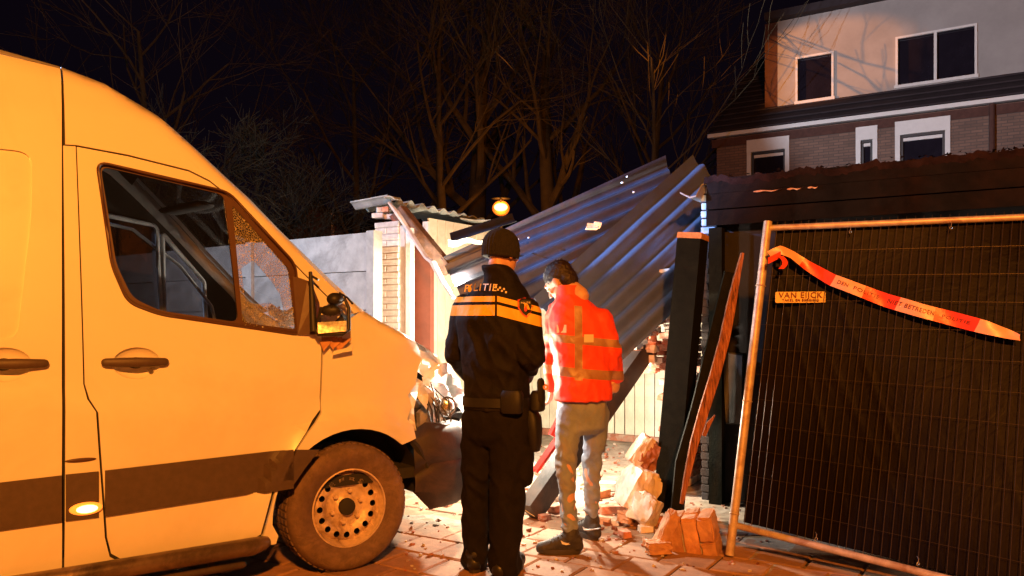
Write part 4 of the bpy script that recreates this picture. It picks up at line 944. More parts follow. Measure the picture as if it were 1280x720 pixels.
def loose_brick(px, py, m, rz, label, grp='loose bricks scattered on the ground', sz=(.20, .095, .06)):
    q = G(px, py); b = bmesh.new(); bmesh.ops.create_cube(b, size=1)
    for v in b.verts: v.co += V3([random.uniform(-.06, .06) for _ in range(3)])
    bmesh.ops.bevel(b, geom=b.edges[:], offset=.05, segments=1, affect='EDGES'); R = Matrix.Rotation(rz, 3, 'Z')
    mm = MB(); mm.add([q+UP*sz[2]/2+R @ V3((v.co.x*sz[0], v.co.y*sz[1], v.co.z*sz[2])) for v in b.verts], [tuple(x.index for x in f.verts) for f in b.faces]); b.free()
    mm.build('brick', m, None, label=label, cat='brick', group=grp)
loose_brick(765, 641, M['rbrick'], .2, 'dark red brick lying just right of the grey jeans'); loose_brick(762, 612, M['plaster'], -.3, 'pale brick lying behind the dark red brick')
loose_brick(748, 622, M['oblock'], .8, 'orange brick half hidden by the right jeans leg'); loose_brick(680, 650, M['rbrick'], .5, 'small red brick piece between the two men', sz=(.08, .06, .04))
loose_brick(560, 633, M['rbrick'], 1, 'tiny red chip on the paving behind the van bumper', sz=(.06, .05, .03)); loose_brick(770, 655, M['plaster'], 1.3, 'thin pale chip leaning by the white lump', sz=(.12, .05, .04))
loose_brick(755, 655, M['oblock'], -.5, 'orange brick chip left of the pale chip', sz=(.09, .06, .04))
for k in range(18):
    if k < 8: q = (random.uniform(655, 700), random.uniform(585, 645))
    else: q = (random.uniform(748, 835), random.uniform(595, 672))
    a = random.uniform(.05, .13); loose_brick(q[0], q[1], M[random.choice(('rbrick', 'oblock', 'plaster', 'rbrick'))], random.random()*3, 'small broken brick piece near the foot of the slanting beam, left of the jeans' if k < 8 else 'small broken brick piece in the rubble heap between the jeans and the dark post', 'small broken bricks by the beam foot' if k < 8 else 'small broken bricks in the rubble heap', (a, a*.7, a*.5))
tex = [MB(), MB(), MB()]
for k in range(620):
    if k < 420: q = onfront(random.uniform(640, 850), random.uniform(-1.5, 2.3))
    else: q = G(random.uniform(505, 960), random.uniform(618, 715))
    s_ = random.uniform(.006, .03)*(1 if k < 420 else .6); m_ = tex[random.randrange(3)]
    m_.box(q+UP*s_*.4, (s_*random.uniform(.7, 2), s_, s_*.8), Matrix.Rotation(random.random()*6, 3, 'Z'), s_*.25)
for m_, mt, l, nm in ((tex[0], 'plaster', 'pale mortar crumbs scattered over paving and garage floor', 'mortar_crumbs'), (tex[1], 'rbrick', 'red brick chips scattered over paving and garage floor', 'brick_chips'), (tex[2], 'leafbit', 'dark brown chips and leaf bits scattered over paving', 'leaf_bits')):
    tag(m_.build(nm, M[mt], None, label=l, cat='debris'), kind='stuff')
for px, py, l in ((556, 618, 'curled dead leaf nearest to the bumper'), (576, 612, 'dead leaf left of the officer\'s left leg'), (548, 655, 'dead leaf on the paving between wheel and officer'), (770, 672, 'dead leaf on the paving right of the sneakers')):
    q = G(px, py); mm = MB(); a = random.random()*3; R = Matrix.Rotation(a, 3, 'Z')
    mm.sheet(lambda u, v: q+R @ V3(((u-.5)*.075, (v-.5)*.05*sin(pi*min(.95, u+.08)), .012+.02*abs(u-.5)+.02*abs(v-.5))), 6, 4); mm.build('dead_leaf', M['leafbit'], None, True, label=l, cat='leaf', group='dead leaves on the paving')

# ---------------------------------------------------------------- people
def remesh(mb, voxel, smooth=4, disp=None):
    me = bpy.data.meshes.new('tmp'); me.from_pydata(mb.v, [], mb.f)
    bm = bmesh.new(); bm.from_mesh(me); bmesh.ops.recalc_face_normals(bm, faces=bm.faces); bm.to_mesh(me); bm.free()
    ob = bpy.data.objects.new('tmp', me); COL.objects.link(ob)
    r = ob.modifiers.new('r', 'REMESH'); r.mode = 'VOXEL'; r.voxel_size = voxel
    if smooth: s_ = ob.modifiers.new('s', 'SMOOTH'); s_.iterations = smooth; s_.factor = .6
    dg_ = bpy.context.evaluated_depsgraph_get(); dg_.update(); m2 = bpy.data.meshes.new_from_object(ob.evaluated_get(dg_))
    out = MB()
    if disp: vs = [v.co+v.normal*disp(v.co, v.normal) for v in m2.vertices]
    else: vs = [v.co.copy() for v in m2.vertices]
    out.add(vs, [tuple(p.vertices) for p in m2.polygons]); bpy.data.objects.remove(ob); bpy.data.meshes.remove(me); bpy.data.meshes.remove(m2); return out
def folds(amp, centers, fr=(7, 7, 22), seed=0):
    def f(p, n):
        a = amp*.35
        for c, r in centers: a += amp*math.exp(-((p-c).length/r)**2)
        w_ = noise.noise(V3((p.x*fr[0]+seed, p.y*fr[1], p.z*fr[2]+p.x*9)))
        w2 = noise.noise(V3((p.x*fr[0]*2.3+seed, p.y*fr[1]*2.3, p.z*fr[2]*1.9-p.x*14)))
        return a*(1.3*(abs(w_)*-2+.5)+.5*w2)
    return f
def ringe(c, ux, uy, wx, wy, n=22, ex=2.4):
    out = []
    for k in range(n):
        a = 2*pi*k/n; ca, sa = cos(a), sin(a); out.append(V3(c)+ux*(wx*abs(ca)**(2/ex)*(1 if ca > 0 else -1))+uy*(wy*abs(sa)**(2/ex)*(1 if sa > 0 else -1)))
    return out
def head(mb, c, f, up=UP, neck=None):
    f = V3(f).normalized(); r = f.cross(up).normalized(); u = r.cross(f); L = lambda x, y, z: V3(c)+r*x+f*y+u*z
    mb.ell(L(0, -.012, .035), r*.076, f*.097, u*.092); mb.ell(L(0, .020, -.035), r*.058, f*.072, u*.082); mb.ell(L(0, .045, -.075), r*.034, f*.04, u*.03)
    mb.limb([L(0, .088, .02), L(0, .106, -.012)], [.010, .014], 8); mb.ell(L(0, .082, .045), r*.05, f*.012, u*.014)
    mb.ell(L(0, .082, -.045), r*.024, f*.012, u*.007); mb.ell(L(0, .080, -.056), r*.020, f*.012, u*.006)
    for s_ in (-1, 1):
        mb.ell(L(.078*s_, -.005, -.002), r*.009*s_+f*-.006, f*.020, u*.032); mb.ell(L(.040*s_, .066, -.012), r*.02, f*.016, u*.016)
    mb.limb([L(0, -.03, -.06), V3(neck) if neck else L(0, -.045, -.15)], [.054, .058], 14); return L
def hand(mb, wrist, d, n, side, curl=.6, sc_=1.0):
    # d: direction of fingers, n: palm normal (fingers curl towards it), side: +1/-1 thumb side along d x n
    d = V3(d).normalized(); n = V3(n); n = (n-d*n.dot(d)).normalized(); t = d.cross(n)*side
    k = sc_; mb.limb([V3(wrist)-d*.03, V3(wrist)+d*.02*k], [.026*k, .028*k], 12, .75, t)
    mb.limb([V3(wrist)+d*.03*k, V3(wrist)+d*.075*k], [.034*k, .038*k], 12, .42, t)
    for i, ln in enumerate((.068, .078, .073, .058)):
        b = V3(wrist)+d*.088*k+t*(.030-.020*i)*k; a = 0; p = b; pts = [b-d*.02]
        for j, fr in enumerate((.45, .32, .23)):
            a += curl*(.9 if j else .6)+.06*i; p = p+(d*cos(a)+n*sin(a))*ln*fr*k; pts.append(p)
        mb.limb(pts, [.0095*k, .0095*k, .0085*k, .0075*k], 8)
    b = V3(wrist)+d*.035*k+t*.028*k; p1 = b+(d*.5+t*.75+n*.25).normalized()*.038*k; p2 = p1+(d*.75+t*.2+n*.6).normalized()*.032*k
    mb.limb([b, p1, p2], [.013*k, .0105*k, .009*k], 8)
# --- officer
oc = V3((-.10, 4.42, 0)); officer = thing('person', 'person in black police uniform jacket, dark trousers and knit cap, seen from behind', 'person', oc, 'people inspecting the damage')
r_ = V3((.94, -.34, 0)).normalized(); f_ = V3((.34, .94, 0)).normalized()
def T(lst): return [ringe(P(px, py, Y), r_, f_, a, b) for px, py, Y, a, b in lst]
LSh, LEl, LWr = P(582, 384, 4.46), P(570, 442, 4.50), P(590, 474, 4.80)
RSh, REl, RWr = P(658, 390, 4.30), P(664, 446, 4.27), P(652, 476, 4.56)
hipL, knL, anL = P(601, 520, 4.44), P(595, 604, 4.47), P(595, 688, 4.50); hipR, knR, anR = P(641, 520, 4.36), P(635, 606, 4.36), P(630, 694, 4.38)
Hc = P(628, 318, 4.38); Hf_ = V3((.72, .68, -.12))
bm_ = MB(); Lh = head(bm_, Hc, Hf_, UP, P(627, 350, 4.38))
bm_.loft(T([(622, 515, 4.40, .15, .11), (621, 470, 4.40, .145, .105), (620, 420, 4.39, .17, .11), (622, 385, 4.38, .17, .10), (629, 362, 4.37, .09, .08), (630, 345, 4.37, .06, .06)]))
bm_.limb([LSh, LEl, LWr], [.05, .042, .03]); bm_.limb([RSh, REl, RWr], [.05, .042, .03])
bm_.limb([hipL, knL, anL], [.075, .055, .042]); bm_.limb([hipR, knR, anR], [.075, .055, .042])
hand(bm_, LWr, (.25, .95, .05), (.9, -.1, -.2), 1, .75); hand(bm_, RWr, (-.3, .9, .1), (-.8, .1, -.3), -1, .6)
bo = remesh(bm_, .006, 3).build('body', M['skin'], officer, True, 180)
def eyes(L, parent):
    for s_ in (-1, 1):
        mm = MB(); mm.sphere(L(.031*s_, .079, .015), .012, 10); mm.build('eye', M['frame_w'], parent, True)
eyes(Lh, bo)
jk = MB(); jk.loft(T([(622, 512, 4.40, .190, .150), (621, 494, 4.40, .178, .145), (621, 470, 4.40, .180, .145), (620, 430, 4.39, .203, .150), (619, 400, 4.38, .218, .145), (620, 380, 4.38, .212, .130), (623, 366, 4.38, .165, .110), (628, 355, 4.375, .105, .092), (626, 343, 4.365, .088, .086), (621, 335, 4.36, .080, .084), (619, 331, 4.36, .070, .076)]))
jk.limb([LSh, LSh.lerp(LEl, .5), LEl, LEl.lerp(LWr, .5), LWr], [.078, .074, .066, .058, .046], 16); jk.limb([RSh, RSh.lerp(REl, .5), REl, REl.lerp(RWr, .5), RWr], [.086, .082, .076, .062, .048], 16)
def jacket_mat():
    t = NT('police_jacket_cloth'); x = t.xyz(); oi = t.noise(14, 4)
    base = t.ramp(oi, [(.3, (.006, .005, .005)), (.7, (.012, .009, .009))])
    # height of the stripes drops on the right shoulder
    return t, x, base
t, x, base = jacket_mat()
JM = t
def zpx(py, Y=4.25): return CH+(HZ-py)*Y/FPX
def build_offset_mat(t, x, base, bands, cen, colr, slopex=None, rough=.45):
    mask = None
    z = t.math('ADD', x[2], cen.z)
    xx = t.math('ADD', x[0], cen.x)
    if slopex: z = t.math('ADD', z, t.math('MULTIPLY', t.math('MAXIMUM', t.math('SUBTRACT', xx, slopex[0]), 0), slopex[1]))
    for lo, hi in bands:
        m_ = t.math('MULTIPLY', t.math('GREATER_THAN', z, lo), t.math('LESS_THAN', z, hi)); mask = m_ if mask is None else t.math('MAXIMUM', mask, m_)
    return mask, xx, z
jmesh = remesh(jk, .008, 5, folds(.010, [(LEl, .12), (REl, .14), (P(620, 480, 4.4), .16), (P(620, 430, 4.3), .2)], (8, 8, 8), 3))
def finish(mesh_mb, name, t, parent): return mesh_mb.build(name, t.m, parent, True, 180)
jo = finish(jmesh, 'jacket', t, officer); cen = MW[jo].to_translation()
mask, xx, zz = build_offset_mat(t, x, base, [(zpx(377), zpx(370)), (zpx(394.5), zpx(381))], cen, None, (P(622, 0, 4.25).x, .26))
mask = t.math('MULTIPLY', mask, t.math('GREATER_THAN', t.math('ABSOLUTE', t.math('SUBTRACT', xx, P(620, 0, 4.25).x)), .006)); c1 = t.mix(mask, base, (.88, .50, .06)); t.link(c1, t.b.inputs['Base Color'])
t.link(t.math('MULTIPLY_ADD', mask, -.25, .75), t.b.inputs['Roughness']); t.b.inputs['Specular IOR Level'].default_value = .2; t.bump(t.noise(40, 5, .6, .6), .35, .01)
bvh = BVHTree.FromPolygons([v for v in jmesh.v], jmesh.f)
def project(v2, f2, px0, py0, scale, mt, name, parent, rot=0.0, curve=None, bv=None, off=.004, label=None):
    out = []
    for p in v2:
        a = p.x*cos(rot)-p.y*sin(rot); b = p.x*sin(rot)+p.y*cos(rot); px = px0+a*scale; py = py0-b*scale
        if curve: py += curve*((px-px0)**2)
        d = P(px, py, 1)-V3((0, 0, CH)); d.normalize(); h = (bv or bvh).ray_cast(V3((0, 0, CH)), d)
        out.append((h[0] if h[0] else V3((0, 0, CH))+d*4.3)-d*off)
    mm = MB(); mm.add(out, f2); return mm.build(name, mt, parent, False, fixn=False, label=label)
v, f = text_mesh('P LITIE', 1.0, 1.14, .2, 0, .006); project(v, f, 600, 359.5, 12.5, M['letter'], 'lettering', jo, .03, .0028, off=.007)
# flame shaped O of the word
fl = [(-.2, -.55), (.1, -.6), (.35, -.3), (.35, .1), (.15, .45), (.55, .95), (.0, .65), (-.2, .2), (-.35, -.1)]
project([V3((a, b, 0)) for a, b in fl], [tuple(range(9))], 587, 361, 6.5, M['yellow'], 'flame_emblem', jo, off=.008)
for k in range(3):
    for j in range(2):
        sq = [V3((-.5, -.5, 0)), V3((.5, -.5, 0)), V3((.5, .5, 0)), V3((-.5, .5, 0))]; project(sq, [(0, 1, 2, 3)], 620+5*k+(2.5 if j else 0), 358+4*j+1.6*k, 2.4, M['letter'], 'check_square', jo)
# stripe outline above sleeves: shoulder badge
sh = [(-.8, .9), (0, 1.05), (.8, .9), (.85, 0), (.45, -.75), (0, -1.15), (-.45, -.75), (-.85, 0)]
project([V3((a, b, 0)) for a, b in sh], [tuple(range(8))], 657, 384, 11.5, M['redprint'], 'shoulder_badge', jo, .1)
project([V3((a*.8, b*.8, 0)) for a, b in sh], [tuple(range(8))], 657, 384, 11.5, M['gear'], 'badge_field', jo, .1, off=.006)
project([V3((a*.9, b*.9, 0)) for a, b in fl], [tuple(range(9))], 657, 386, 6.5, M['redprint'], 'badge_emblem', jo, 0, off=.008)
v, f = text_mesh('POLITIE', 1.0, 1.1, 0, 0, .01); project(v, f, 657, 378.5, 3.2, M['letter'], 'lettering', jo, .05, off=.008)
mm = MB(); pts = [P(620, 374, 4.2), P(619, 440, 4.2), P(621, 500, 4.2)]
tr = MB(); tr.loft(T([(622, 492, 4.40, .165, .125), (622, 520, 4.40, .185, .145), (621, 545, 4.40, .18, .13), (620, 556, 4.40, .14, .09)]))
tr.limb([hipL, P(597, 560, 4.45), knL, P(594, 650, 4.48), P(594, 700, 4.50)], [.105, .098, .082, .080, .080], 16)
tr.limb([hipR, P(638, 560, 4.36), knR, P(633, 650, 4.36), P(631, 709, 4.38)], [.120, .112, .098, .092, .088], 16); tr.limb([P(655, 560, 4.33), P(654, 600, 4.33)], [.055, .05], 12)
M['trouser'] = mat('black_uniform_trousers', (.008, .006, .006), .85, 0, .3, 18, .4, 60, 0, None, .05, .2)
remesh(tr, .009, 5, folds(.013, [(knL, .14), (knR, .15), (anL, .12), (anR, .12)], (9, 9, 9), 11)).build('trousers', M['trouser'], officer, True, 180)
for an, dd in ((anL, V3((.15, 1, 0))), (anR, V3((.45, .9, 0)))):
    dd.normalize(); b0 = V3((an.x, an.y, 0)); sd2 = dd.cross(UP)
    mm = MB(); mm.limb([b0+UP*.28, b0+UP*.12], [.066, .060], 14); mm.limb([b0+UP*.10-dd*.035, b0+UP*.075+dd*.05, b0+UP*.055+dd*.15], [.058, .056, .046], 14, 1, sd2); mm.limb([b0+UP*.05-dd*.05, b0+UP*.045+dd*.17], [.05, .05], 12)
    bt = remesh(mm, .008, 3).build('boot', M['boot'], officer, True, 180)
    mm = MB(); rr = []
    for z in (.0, .032):
        rr.append([b0+UP*z+dd*(.065+.15*cos(a))+sd2*(.052*sin(a)) for a in [2*pi*k/20 for k in range(20)]])
    mm.loft(rr); mm.build('boot_sole', M['sole'], bt, True, 40)
# knit cap
fN = V3(Hf_).normalized(); rN = fN.cross(UP).normalized(); uN = rN.cross(fN)
mm = MB(); mm.ell(Hc+uN*.048-fN*.016, rN*.093, fN*.108, uN*.094, 28, 18)
mm.loft([[Hc-fN*.014+uN*z+rN*(.091*cos(a))*k_+fN*(.107*sin(a))*k_ for a in [2*pi*i/28 for i in range(28)]] for z, k_ in ((-.022, .93), (-.024, 1.0), (.035, 1.04), (.042, .98))])
cap = remesh(mm, .006, 3, lambda p, n: .0035*sin(40*atan2((p-Hc).dot(fN), (p-Hc).dot(rN)))*(1-abs(n.z))).build('knit_cap', M['beanie'], officer, True, 180)
# belt and gear
belt = MB(); belt.loft(T([(622, 500, 4.40, .190, .152), (622, 496, 4.40, .192, .155), (622, 507, 4.40, .192, .155)][:1]+[(622, 495, 4.40, .192, .156), (622, 506, 4.40, .194, .158), (622, 507, 4.40, .185, .15)]))
blt = belt.build('belt', M['gear'], officer, True, 40)
hc_ = P(668, 536, 4.33); mm = MB(); mm.loft([ringe(hc_+UP*z+r_*xo, r_, f_, a, b, 14, 3.5) for z, xo, a, b in ((.10, -.02, .030, .045), (.06, -.005, .036, .06), (.0, .0, .036, .06), (-.08, .004, .03, .05), (-.12, .004, .022, .035))]); mm.build('holster', M['gear'], blt, True, 40)
mm = MB(); mm.loft([ringe(P(672, 500, 4.30)+UP*z, r_, f_, a, b, 14, 3.5) for z, a, b in ((.05, .025, .03), (.03, .036, .045), (-.05, .036, .045), (-.06, .03, .035))]); mm.build('pouch', M['gear'], blt, True, 40)
mm = MB(); mm.loft([ringe(P(640, 500, 4.22)+UP*z, r_, f_, a, b, 14, 3.5) for z, a, b in ((.05, .05, .025), (.03, .06, .034), (-.06, .06, .034), (-.07, .05, .03))]); mm.build('pouch', M['gear'], blt, True, 40)
mm = MB(); q = P(682, 484, 4.25); mm.ring(q, (0, -1, 0), .011, .005, 16, 6); mm.build('radio_knob', M['oblock'], blt, True)
mm = MB(); mm.limb([P(676, 478, 4.27), P(677, 500, 4.27)], [.026, .026], 10, .6); mm.build('radio', M['gear'], blt, True)
# torch in the officer's left hand
tb = LWr+V3((.035, .09, .01)); td = V3((.15, .97, -.10)).normalized()
torch = thing('hand_torch', 'lit black hand torch held in the officer\'s left hand', 'torch', tb)
mm = MB(); mm.tube([tb-td*.07, tb+td*.09, tb+td*.10, tb+td*.13], [.016, .016, .026, .028], 16); mm.build('torch_body', M['gear'], torch, True, 40)
mm = MB(); mm.tube([tb+td*.13, tb+td*.134], [.024, .023], 16); mm.build('torch_lens', M['torchglow'], torch, True, 40)

# --- man in orange jacket
man_o = V3((.40, 4.95, 0)); man = thing('person', 'person in orange high-visibility jacket and grey jeans looking down, seen from behind', 'person', man_o, 'people inspecting the damage')
r2 = V3((.90, .30, 0)).normalized(); f2 = V3((-.30, .90, 0)).normalized(); lean = V3((0, 0, 0))
def T2(lst, ex=2.4): return [ringe(P(px, py, Y), r2, f2, a, b, 22, ex) for px, py, Y, a, b in lst]
H2 = P(701, 354, 4.98); H2f = V3((-.70, .45, -.75)).normalized(); H2r = H2f.cross(UP).normalized(); H2u = H2r.cross(H2f)
S2L, E2L, W2L = P(698, 392, 5.0), P(692, 446, 5.02), P(690, 482, 5.10)
S2R, E2R, W2R = P(750, 400, 4.92), P(765, 446, 4.94), P(771, 470, 5.0)
h2L, k2L, a2L = P(713, 515, 4.90), P(707, 585, 4.84), P(712, 655, 4.80); h2R, k2R, a2R = P(745, 515, 4.98), P(740, 580, 5.06), P(739, 642, 5.12)
bm_ = MB(); L2 = head(bm_, H2, H2f, V3((-.2, .1, 1)))
bm_.limb([H2-H2f*.04-UP*.04, P(714, 378, 4.95)], [.055, .06])
bm_.loft(T2([(728, 515, 4.93, .145, .11), (726, 470, 4.93, .14, .105), (724, 425, 4.93, .16, .105), (722, 395, 4.93, .165, .10), (716, 378, 4.94, .09, .08), (712, 368, 4.95, .055, .055)]))
bm_.limb([S2L, E2L, W2L], [.05, .042, .03]); bm_.limb([S2R, E2R, W2R], [.05, .042, .03])
bm_.limb([h2L, k2L, a2L], [.07, .052, .04]); bm_.limb([h2R, k2R, a2R], [.07, .052, .04])
hand(bm_, W2L, (-.1, .15, -1), (-.9, .2, 0), 1, .45, .95); hand(bm_, W2R, (-.05, .15, -.9), (-.7, .7, 0), -1, 1.0, 1.0)
bo2 = remesh(bm_, .006, 3).build('body', M['skin'], man, True, 180); eyes(L2, bo2)
# hair: cap over skull, short, with strands
mm = MB(); Hr = H2f.cross(V3((-.2, .1, 1))).normalized(); Hu = Hr.cross(H2f)
mm.ell(H2+Hu*.050-H2f*.024, Hr*.084, H2f*.102, Hu*.088, 24, 14); mm.ell(H2+Hu*.0-H2f*.055, Hr*.072, H2f*.062, Hu*.085, 20, 12)
hb = remesh(mm, .006, 2, lambda p, n: .004*noise.noise(p*70)+.003*noise.noise(V3((p.x*150, p.y*150, p.z*40))))
for k in range(500):
    i = random.randrange(len(hb.v)) if k == 0 else random.randrange(nh); 
    if k == 0: nh = len(hb.v)
    p = hb.v[i]; n_ = (p-(H2+Hu*.03)).normalized(); d = (n_*.5-Hu*.5+V3([random.uniform(-.5, .5) for _ in range(3)])).normalized()
    s_ = n_.orthogonal().normalized()*.0016; hb.add([p-s_, p+s_, p+d*random.uniform(.010, .02)], [(0, 1, 2)])
hb.build('hair', M['hair'], man, True, 180, fixn=False)
jk = MB(); jk.loft(T2([(729, 500, 4.93, .178, .150), (728, 480, 4.93, .178, .148), (727, 450, 4.93, .180, .142), (725, 425, 4.93, .188, .142), (723, 402, 4.93, .190, .135), (720, 387, 4.935, .160, .118), (715, 375, 4.94, .105, .095), (712, 366, 4.95, .078, .080), (710, 361, 4.955, .072, .074)]))
jk.limb([S2L, S2L.lerp(E2L, .5), E2L, W2L.lerp(E2L, .5), W2L], [.078, .072, .066, .058, .050], 16); jk.limb([S2R, S2R.lerp(E2R, .5), E2R, E2R.lerp(W2R, .5), W2R], [.082, .075, .066, .056, .050], 16)
jm2 = remesh(jk, .008, 4, folds(.012, [(E2L, .12), (E2R, .12), (P(728, 485, 4.9), .12), (S2L, .12)], (9, 9, 10), 21))
t = NT('orange_hivis_jacket'); x = t.xyz(); base = t.ramp(t.noise(8, 4), [(.3, (.80, .055, .020)), (.7, (.92, .085, .030))])
jo2 = jm2.build('jacket', t.m, man, True, 180); cen = MW[jo2].to_translation()
z2 = lambda py: CH+(HZ-py)*4.80/FPX
mask, xx, zz = build_offset_mat(t, x, base, [(z2(428), z2(418)), (z2(470), z2(458))], cen, None, (P(700, 0, 4.8).x, .10))
mv = t.math('MULTIPLY', t.math('MULTIPLY', t.math('GREATER_THAN', xx, P(718, 0, 4.8).x), t.math('LESS_THAN', xx, P(728, 0, 4.8).x)), t.math('MULTIPLY', t.math('LESS_THAN', zz, z2(380)), t.math('GREATER_THAN', zz, z2(473))))
msk = t.math('MAXIMUM', mask, mv); bri = t.ramp(t.noise(9, 2), [(.45, (.34, .17, .08)), (.75, (.52, .33, .20))])
t.link(t.mix(msk, base, bri), t.b.inputs['Base Color']); t.link(t.math('MULTIPLY_ADD', msk, -.2, .6), t.b.inputs['Roughness']); t.bump(t.noise(30, 5, .6, .6), .35, .01)
bv2 = BVHTree.FromPolygons(jm2.v, jm2.f)
for cx, cy, lab in ((736, 423, 'b'), (702, 411, 's')):
    project([V3((-.6, -.5, 0)), V3((.6, -.5, 0)), V3((.6, .5, 0)), V3((-.6, .5, 0))], [(0, 1, 2, 3)], cx, cy, 10, M['letter'], 'reflective_patch', jo2, 0, None, bv2)
col = MB(); col.loft(T2([(713, 372, 4.945, .088, .088), (711, 362, 4.95, .080, .083), (710, 357, 4.955, .080, .082), (710, 358, 4.955, .070, .072)])); col.build('collar', M['orange'], jo2, True, 60)
M['jeans'] = mat('grey_denim', (.22, .26, .33), .8, 0, .2, 9, .35, 90, 0, (.30, .25, .22))
M['darkseat'] = mat('dark_denim', (.08, .07, .07), .8, 0, .2, 9, .3, 90)
tr = MB(); tr.loft(T2([(728, 490, 4.94, .15, .12), (728, 515, 4.94, .155, .125), (727, 535, 4.94, .15, .115), (727, 542, 4.94, .11, .08)]))
tr.limb([h2L, P(709, 550, 4.87), k2L, P(709, 625, 4.82), P(713, 664, 4.80)], [.086, .074, .060, .051, .046], 16); tr.limb([h2R, P(744, 550, 5.01), k2R, P(740, 615, 5.09), P(739, 648, 5.12)], [.086, .074, .060, .051, .046], 16)
remesh(tr, .007, 4, folds(.010, [(k2L, .12), (k2R, .12), (a2L, .14), (a2R, .14)], (13, 13, 15), 31)).build('jeans', M['jeans'], man, True, 180)
for an, dd in ((a2L, V3((-.92, -.02, 0))), (a2R, V3((-.45, .75, 0)))):
    dd = dd.normalized(); b0 = V3((an.x, an.y, 0)); sd2 = dd.cross(UP)
    mm = MB(); mm.limb([b0+UP*.13-dd*.01, b0+UP*.09], [.050, .055], 14); mm.limb([b0+UP*.075-dd*.04, b0+UP*.075+dd*.04, b0+UP*.050+dd*.11, b0+UP*.042+dd*.165], [.044, .046, .038, .028], 14, 1, sd2); mm.limb([b0+UP*.045-dd*.05, b0+UP*.036+dd*.165], [.038, .038], 12)
    smb = remesh(mm, .007, 3); so = smb.build('sneaker', M['shoe'], man, True, 180)
    mm = MB(); rr = []
    for z, e in ((.0, .96), (.012, 1.0), (.034, 1.0)):
        rr.append([b0+UP*(z+.012*max(0, cos(a))**3)+dd*(.066+.136*e*cos(a))+sd2*(.046*e*sin(a)) for a in [2*pi*k/24 for k in range(24)]])
    mm.loft(rr); mm.build('shoe_sole', M['sole'], so, True, 40)
    bs = BVHTree.FromPolygons(smb.v, smb.f); sw = [(-1.2, -.05), (-.9, -.42), (-.4, -.4), (1.3, .55), (-.4, -.12), (-.8, -.15)]
    q = b0+UP*.062+dd*(.0); pxq = 640+FPX*q.x/q.y; pyq = HZ-FPX*(q.z-CH)/q.y
    project([V3((-a if dd.x > 0 else a, b, 0)) for a, b in sw], [tuple(range(6))], pxq+1, pyq, 10.5, M['swoosh'], 'shoe_tick', so, -.3, None, bs, .009)
    mm = MB()
    for k in range(4):
        p = b0+UP*(.115-.012*k)+dd*(.05+.022*k); mm.tube([p-sd2*.03, p+UP*.008, p+sd2*.03], .004, 5)
    mm.build('laces', M['sole'], so, True)

# ---------------------------------------------------------------- trees
def tree(name, base, h, lean, seed, m, label, cat='tree', r0=.22, levels=5, split=3, spread=.55, bare=.35, group='bare trees behind the garages', nb0=5, up=.12):
    rnd = random.Random(seed); t_ = thing(name, label, cat, base, group); trunk = MB(); crown = MB(); cnt = [0]
    def br(p, d, L, r, lv, mb):
        n = 4 if lv > 1 else 3; pts = [p]; rs = [r]; q = p.copy(); dd = d.copy()
        for k in range(n):
            dd = (dd+V3([rnd.uniform(-.16, .16) for _ in range(3)])+UP*up*.4).normalized(); q = q+dd*L/n; pts.append(q.copy()); rs.append(max(.006, r*(1-.55*(k+1)/n)))
        mb.tube(pts, rs, 6 if r > .05 else (4 if r > .02 else 3), False); cnt[0] += 1
        if lv <= 0: return
        for k in range(split+(1 if lv > 2 else 0)):
            i = rnd.randint(1, n); a = rnd.random()*6.28; o = dd.orthogonal().normalized(); o2 = dd.cross(o); nd = (dd+(o*cos(a)+o2*sin(a))*rnd.uniform(spread*.6, spread*1.5)).normalized()
            br(pts[i], nd, L*rnd.uniform(.55, .8), rs[i]*rnd.uniform(.45, .7), lv-1, crown)
    base = V3(base); pts = [base-UP*.3]; rs = [r0*1.3]; d = V3(lean).normalized(); q = base.copy(); n = 8; Lt = h*.8
    for k in range(n):
        d = (d+V3((rnd.uniform(-.04, .04), rnd.uniform(-.04, .04), .02))).normalized(); q = q+d*Lt/n; pts.append(q.copy()); rs.append(r0*(1-.75*(k+1)/n))
    trunk.tube(pts, rs, 9); trunk.build('trunk', m, t_, True, 60)
    for k in range(nb0*2):
        f_ = bare+(1-bare)*k/(nb0*2-1); x = f_*n; i = min(n-1, int(x)); p = pts[i].lerp(pts[i+1], x-i); a = k*2.4+rnd.random(); nd = (V3((cos(a), sin(a), 0))*.8+d*rnd.uniform(.5, 1.1)).normalized()
        br(p, nd, h*.32*(1.25-f_*.6), rs[i]*.5, levels-1, crown)
    crown.build('crown', m, t_, False, fixn=False); return t_
tree('bare_tree', (-2.15, 26, 0), 13, (-.02, 0, 1), 1, M['bark'], 'tallest slim bare tree with the lit trunk left of the far street lamp', r0=.24, bare=.42)
tree('bare_tree', (-1.35, 27.5, 0), 14, (.0, 0, 1), 2, M['bark'], 'forked bare tree just left above the far street lamp', r0=.50, levels=4, bare=.38)
tree('bare_tree', (1.35, 27, 0), 13, (.01, 0, 1), 3, M['bark'], 'thick bare tree right of the far street lamp', r0=.42, levels=4, bare=.35)
tree('bare_tree', (-9.3, 21, 0), 11, (.0, 0, 1), 4, M['bark'], 'bare tree rising above the van roof', levels=4, r0=.17, bare=.35)
tree('bare_tree', (4.2, 25, 0), 12, (.02, 0, 1), 5, M['bark'], 'dim bare tree left of the house', r0=.22, bare=.35)
tree('bare_tree', (-5.6, 29, 0), 13, (.03, 0, 1), 9, M['bark'], 'dim bare tree between the van roof and the lit trunk', r0=.20, bare=.3)
tree('bare_bush', (-5.3, 15, 0), 5.0, (-.05, 0, 1), 6, M['bark2'], 'pale twiggy bush showing above the van windscreen', 'bush', r0=.07, bare=.25, levels=5, nb0=6, spread=.8)
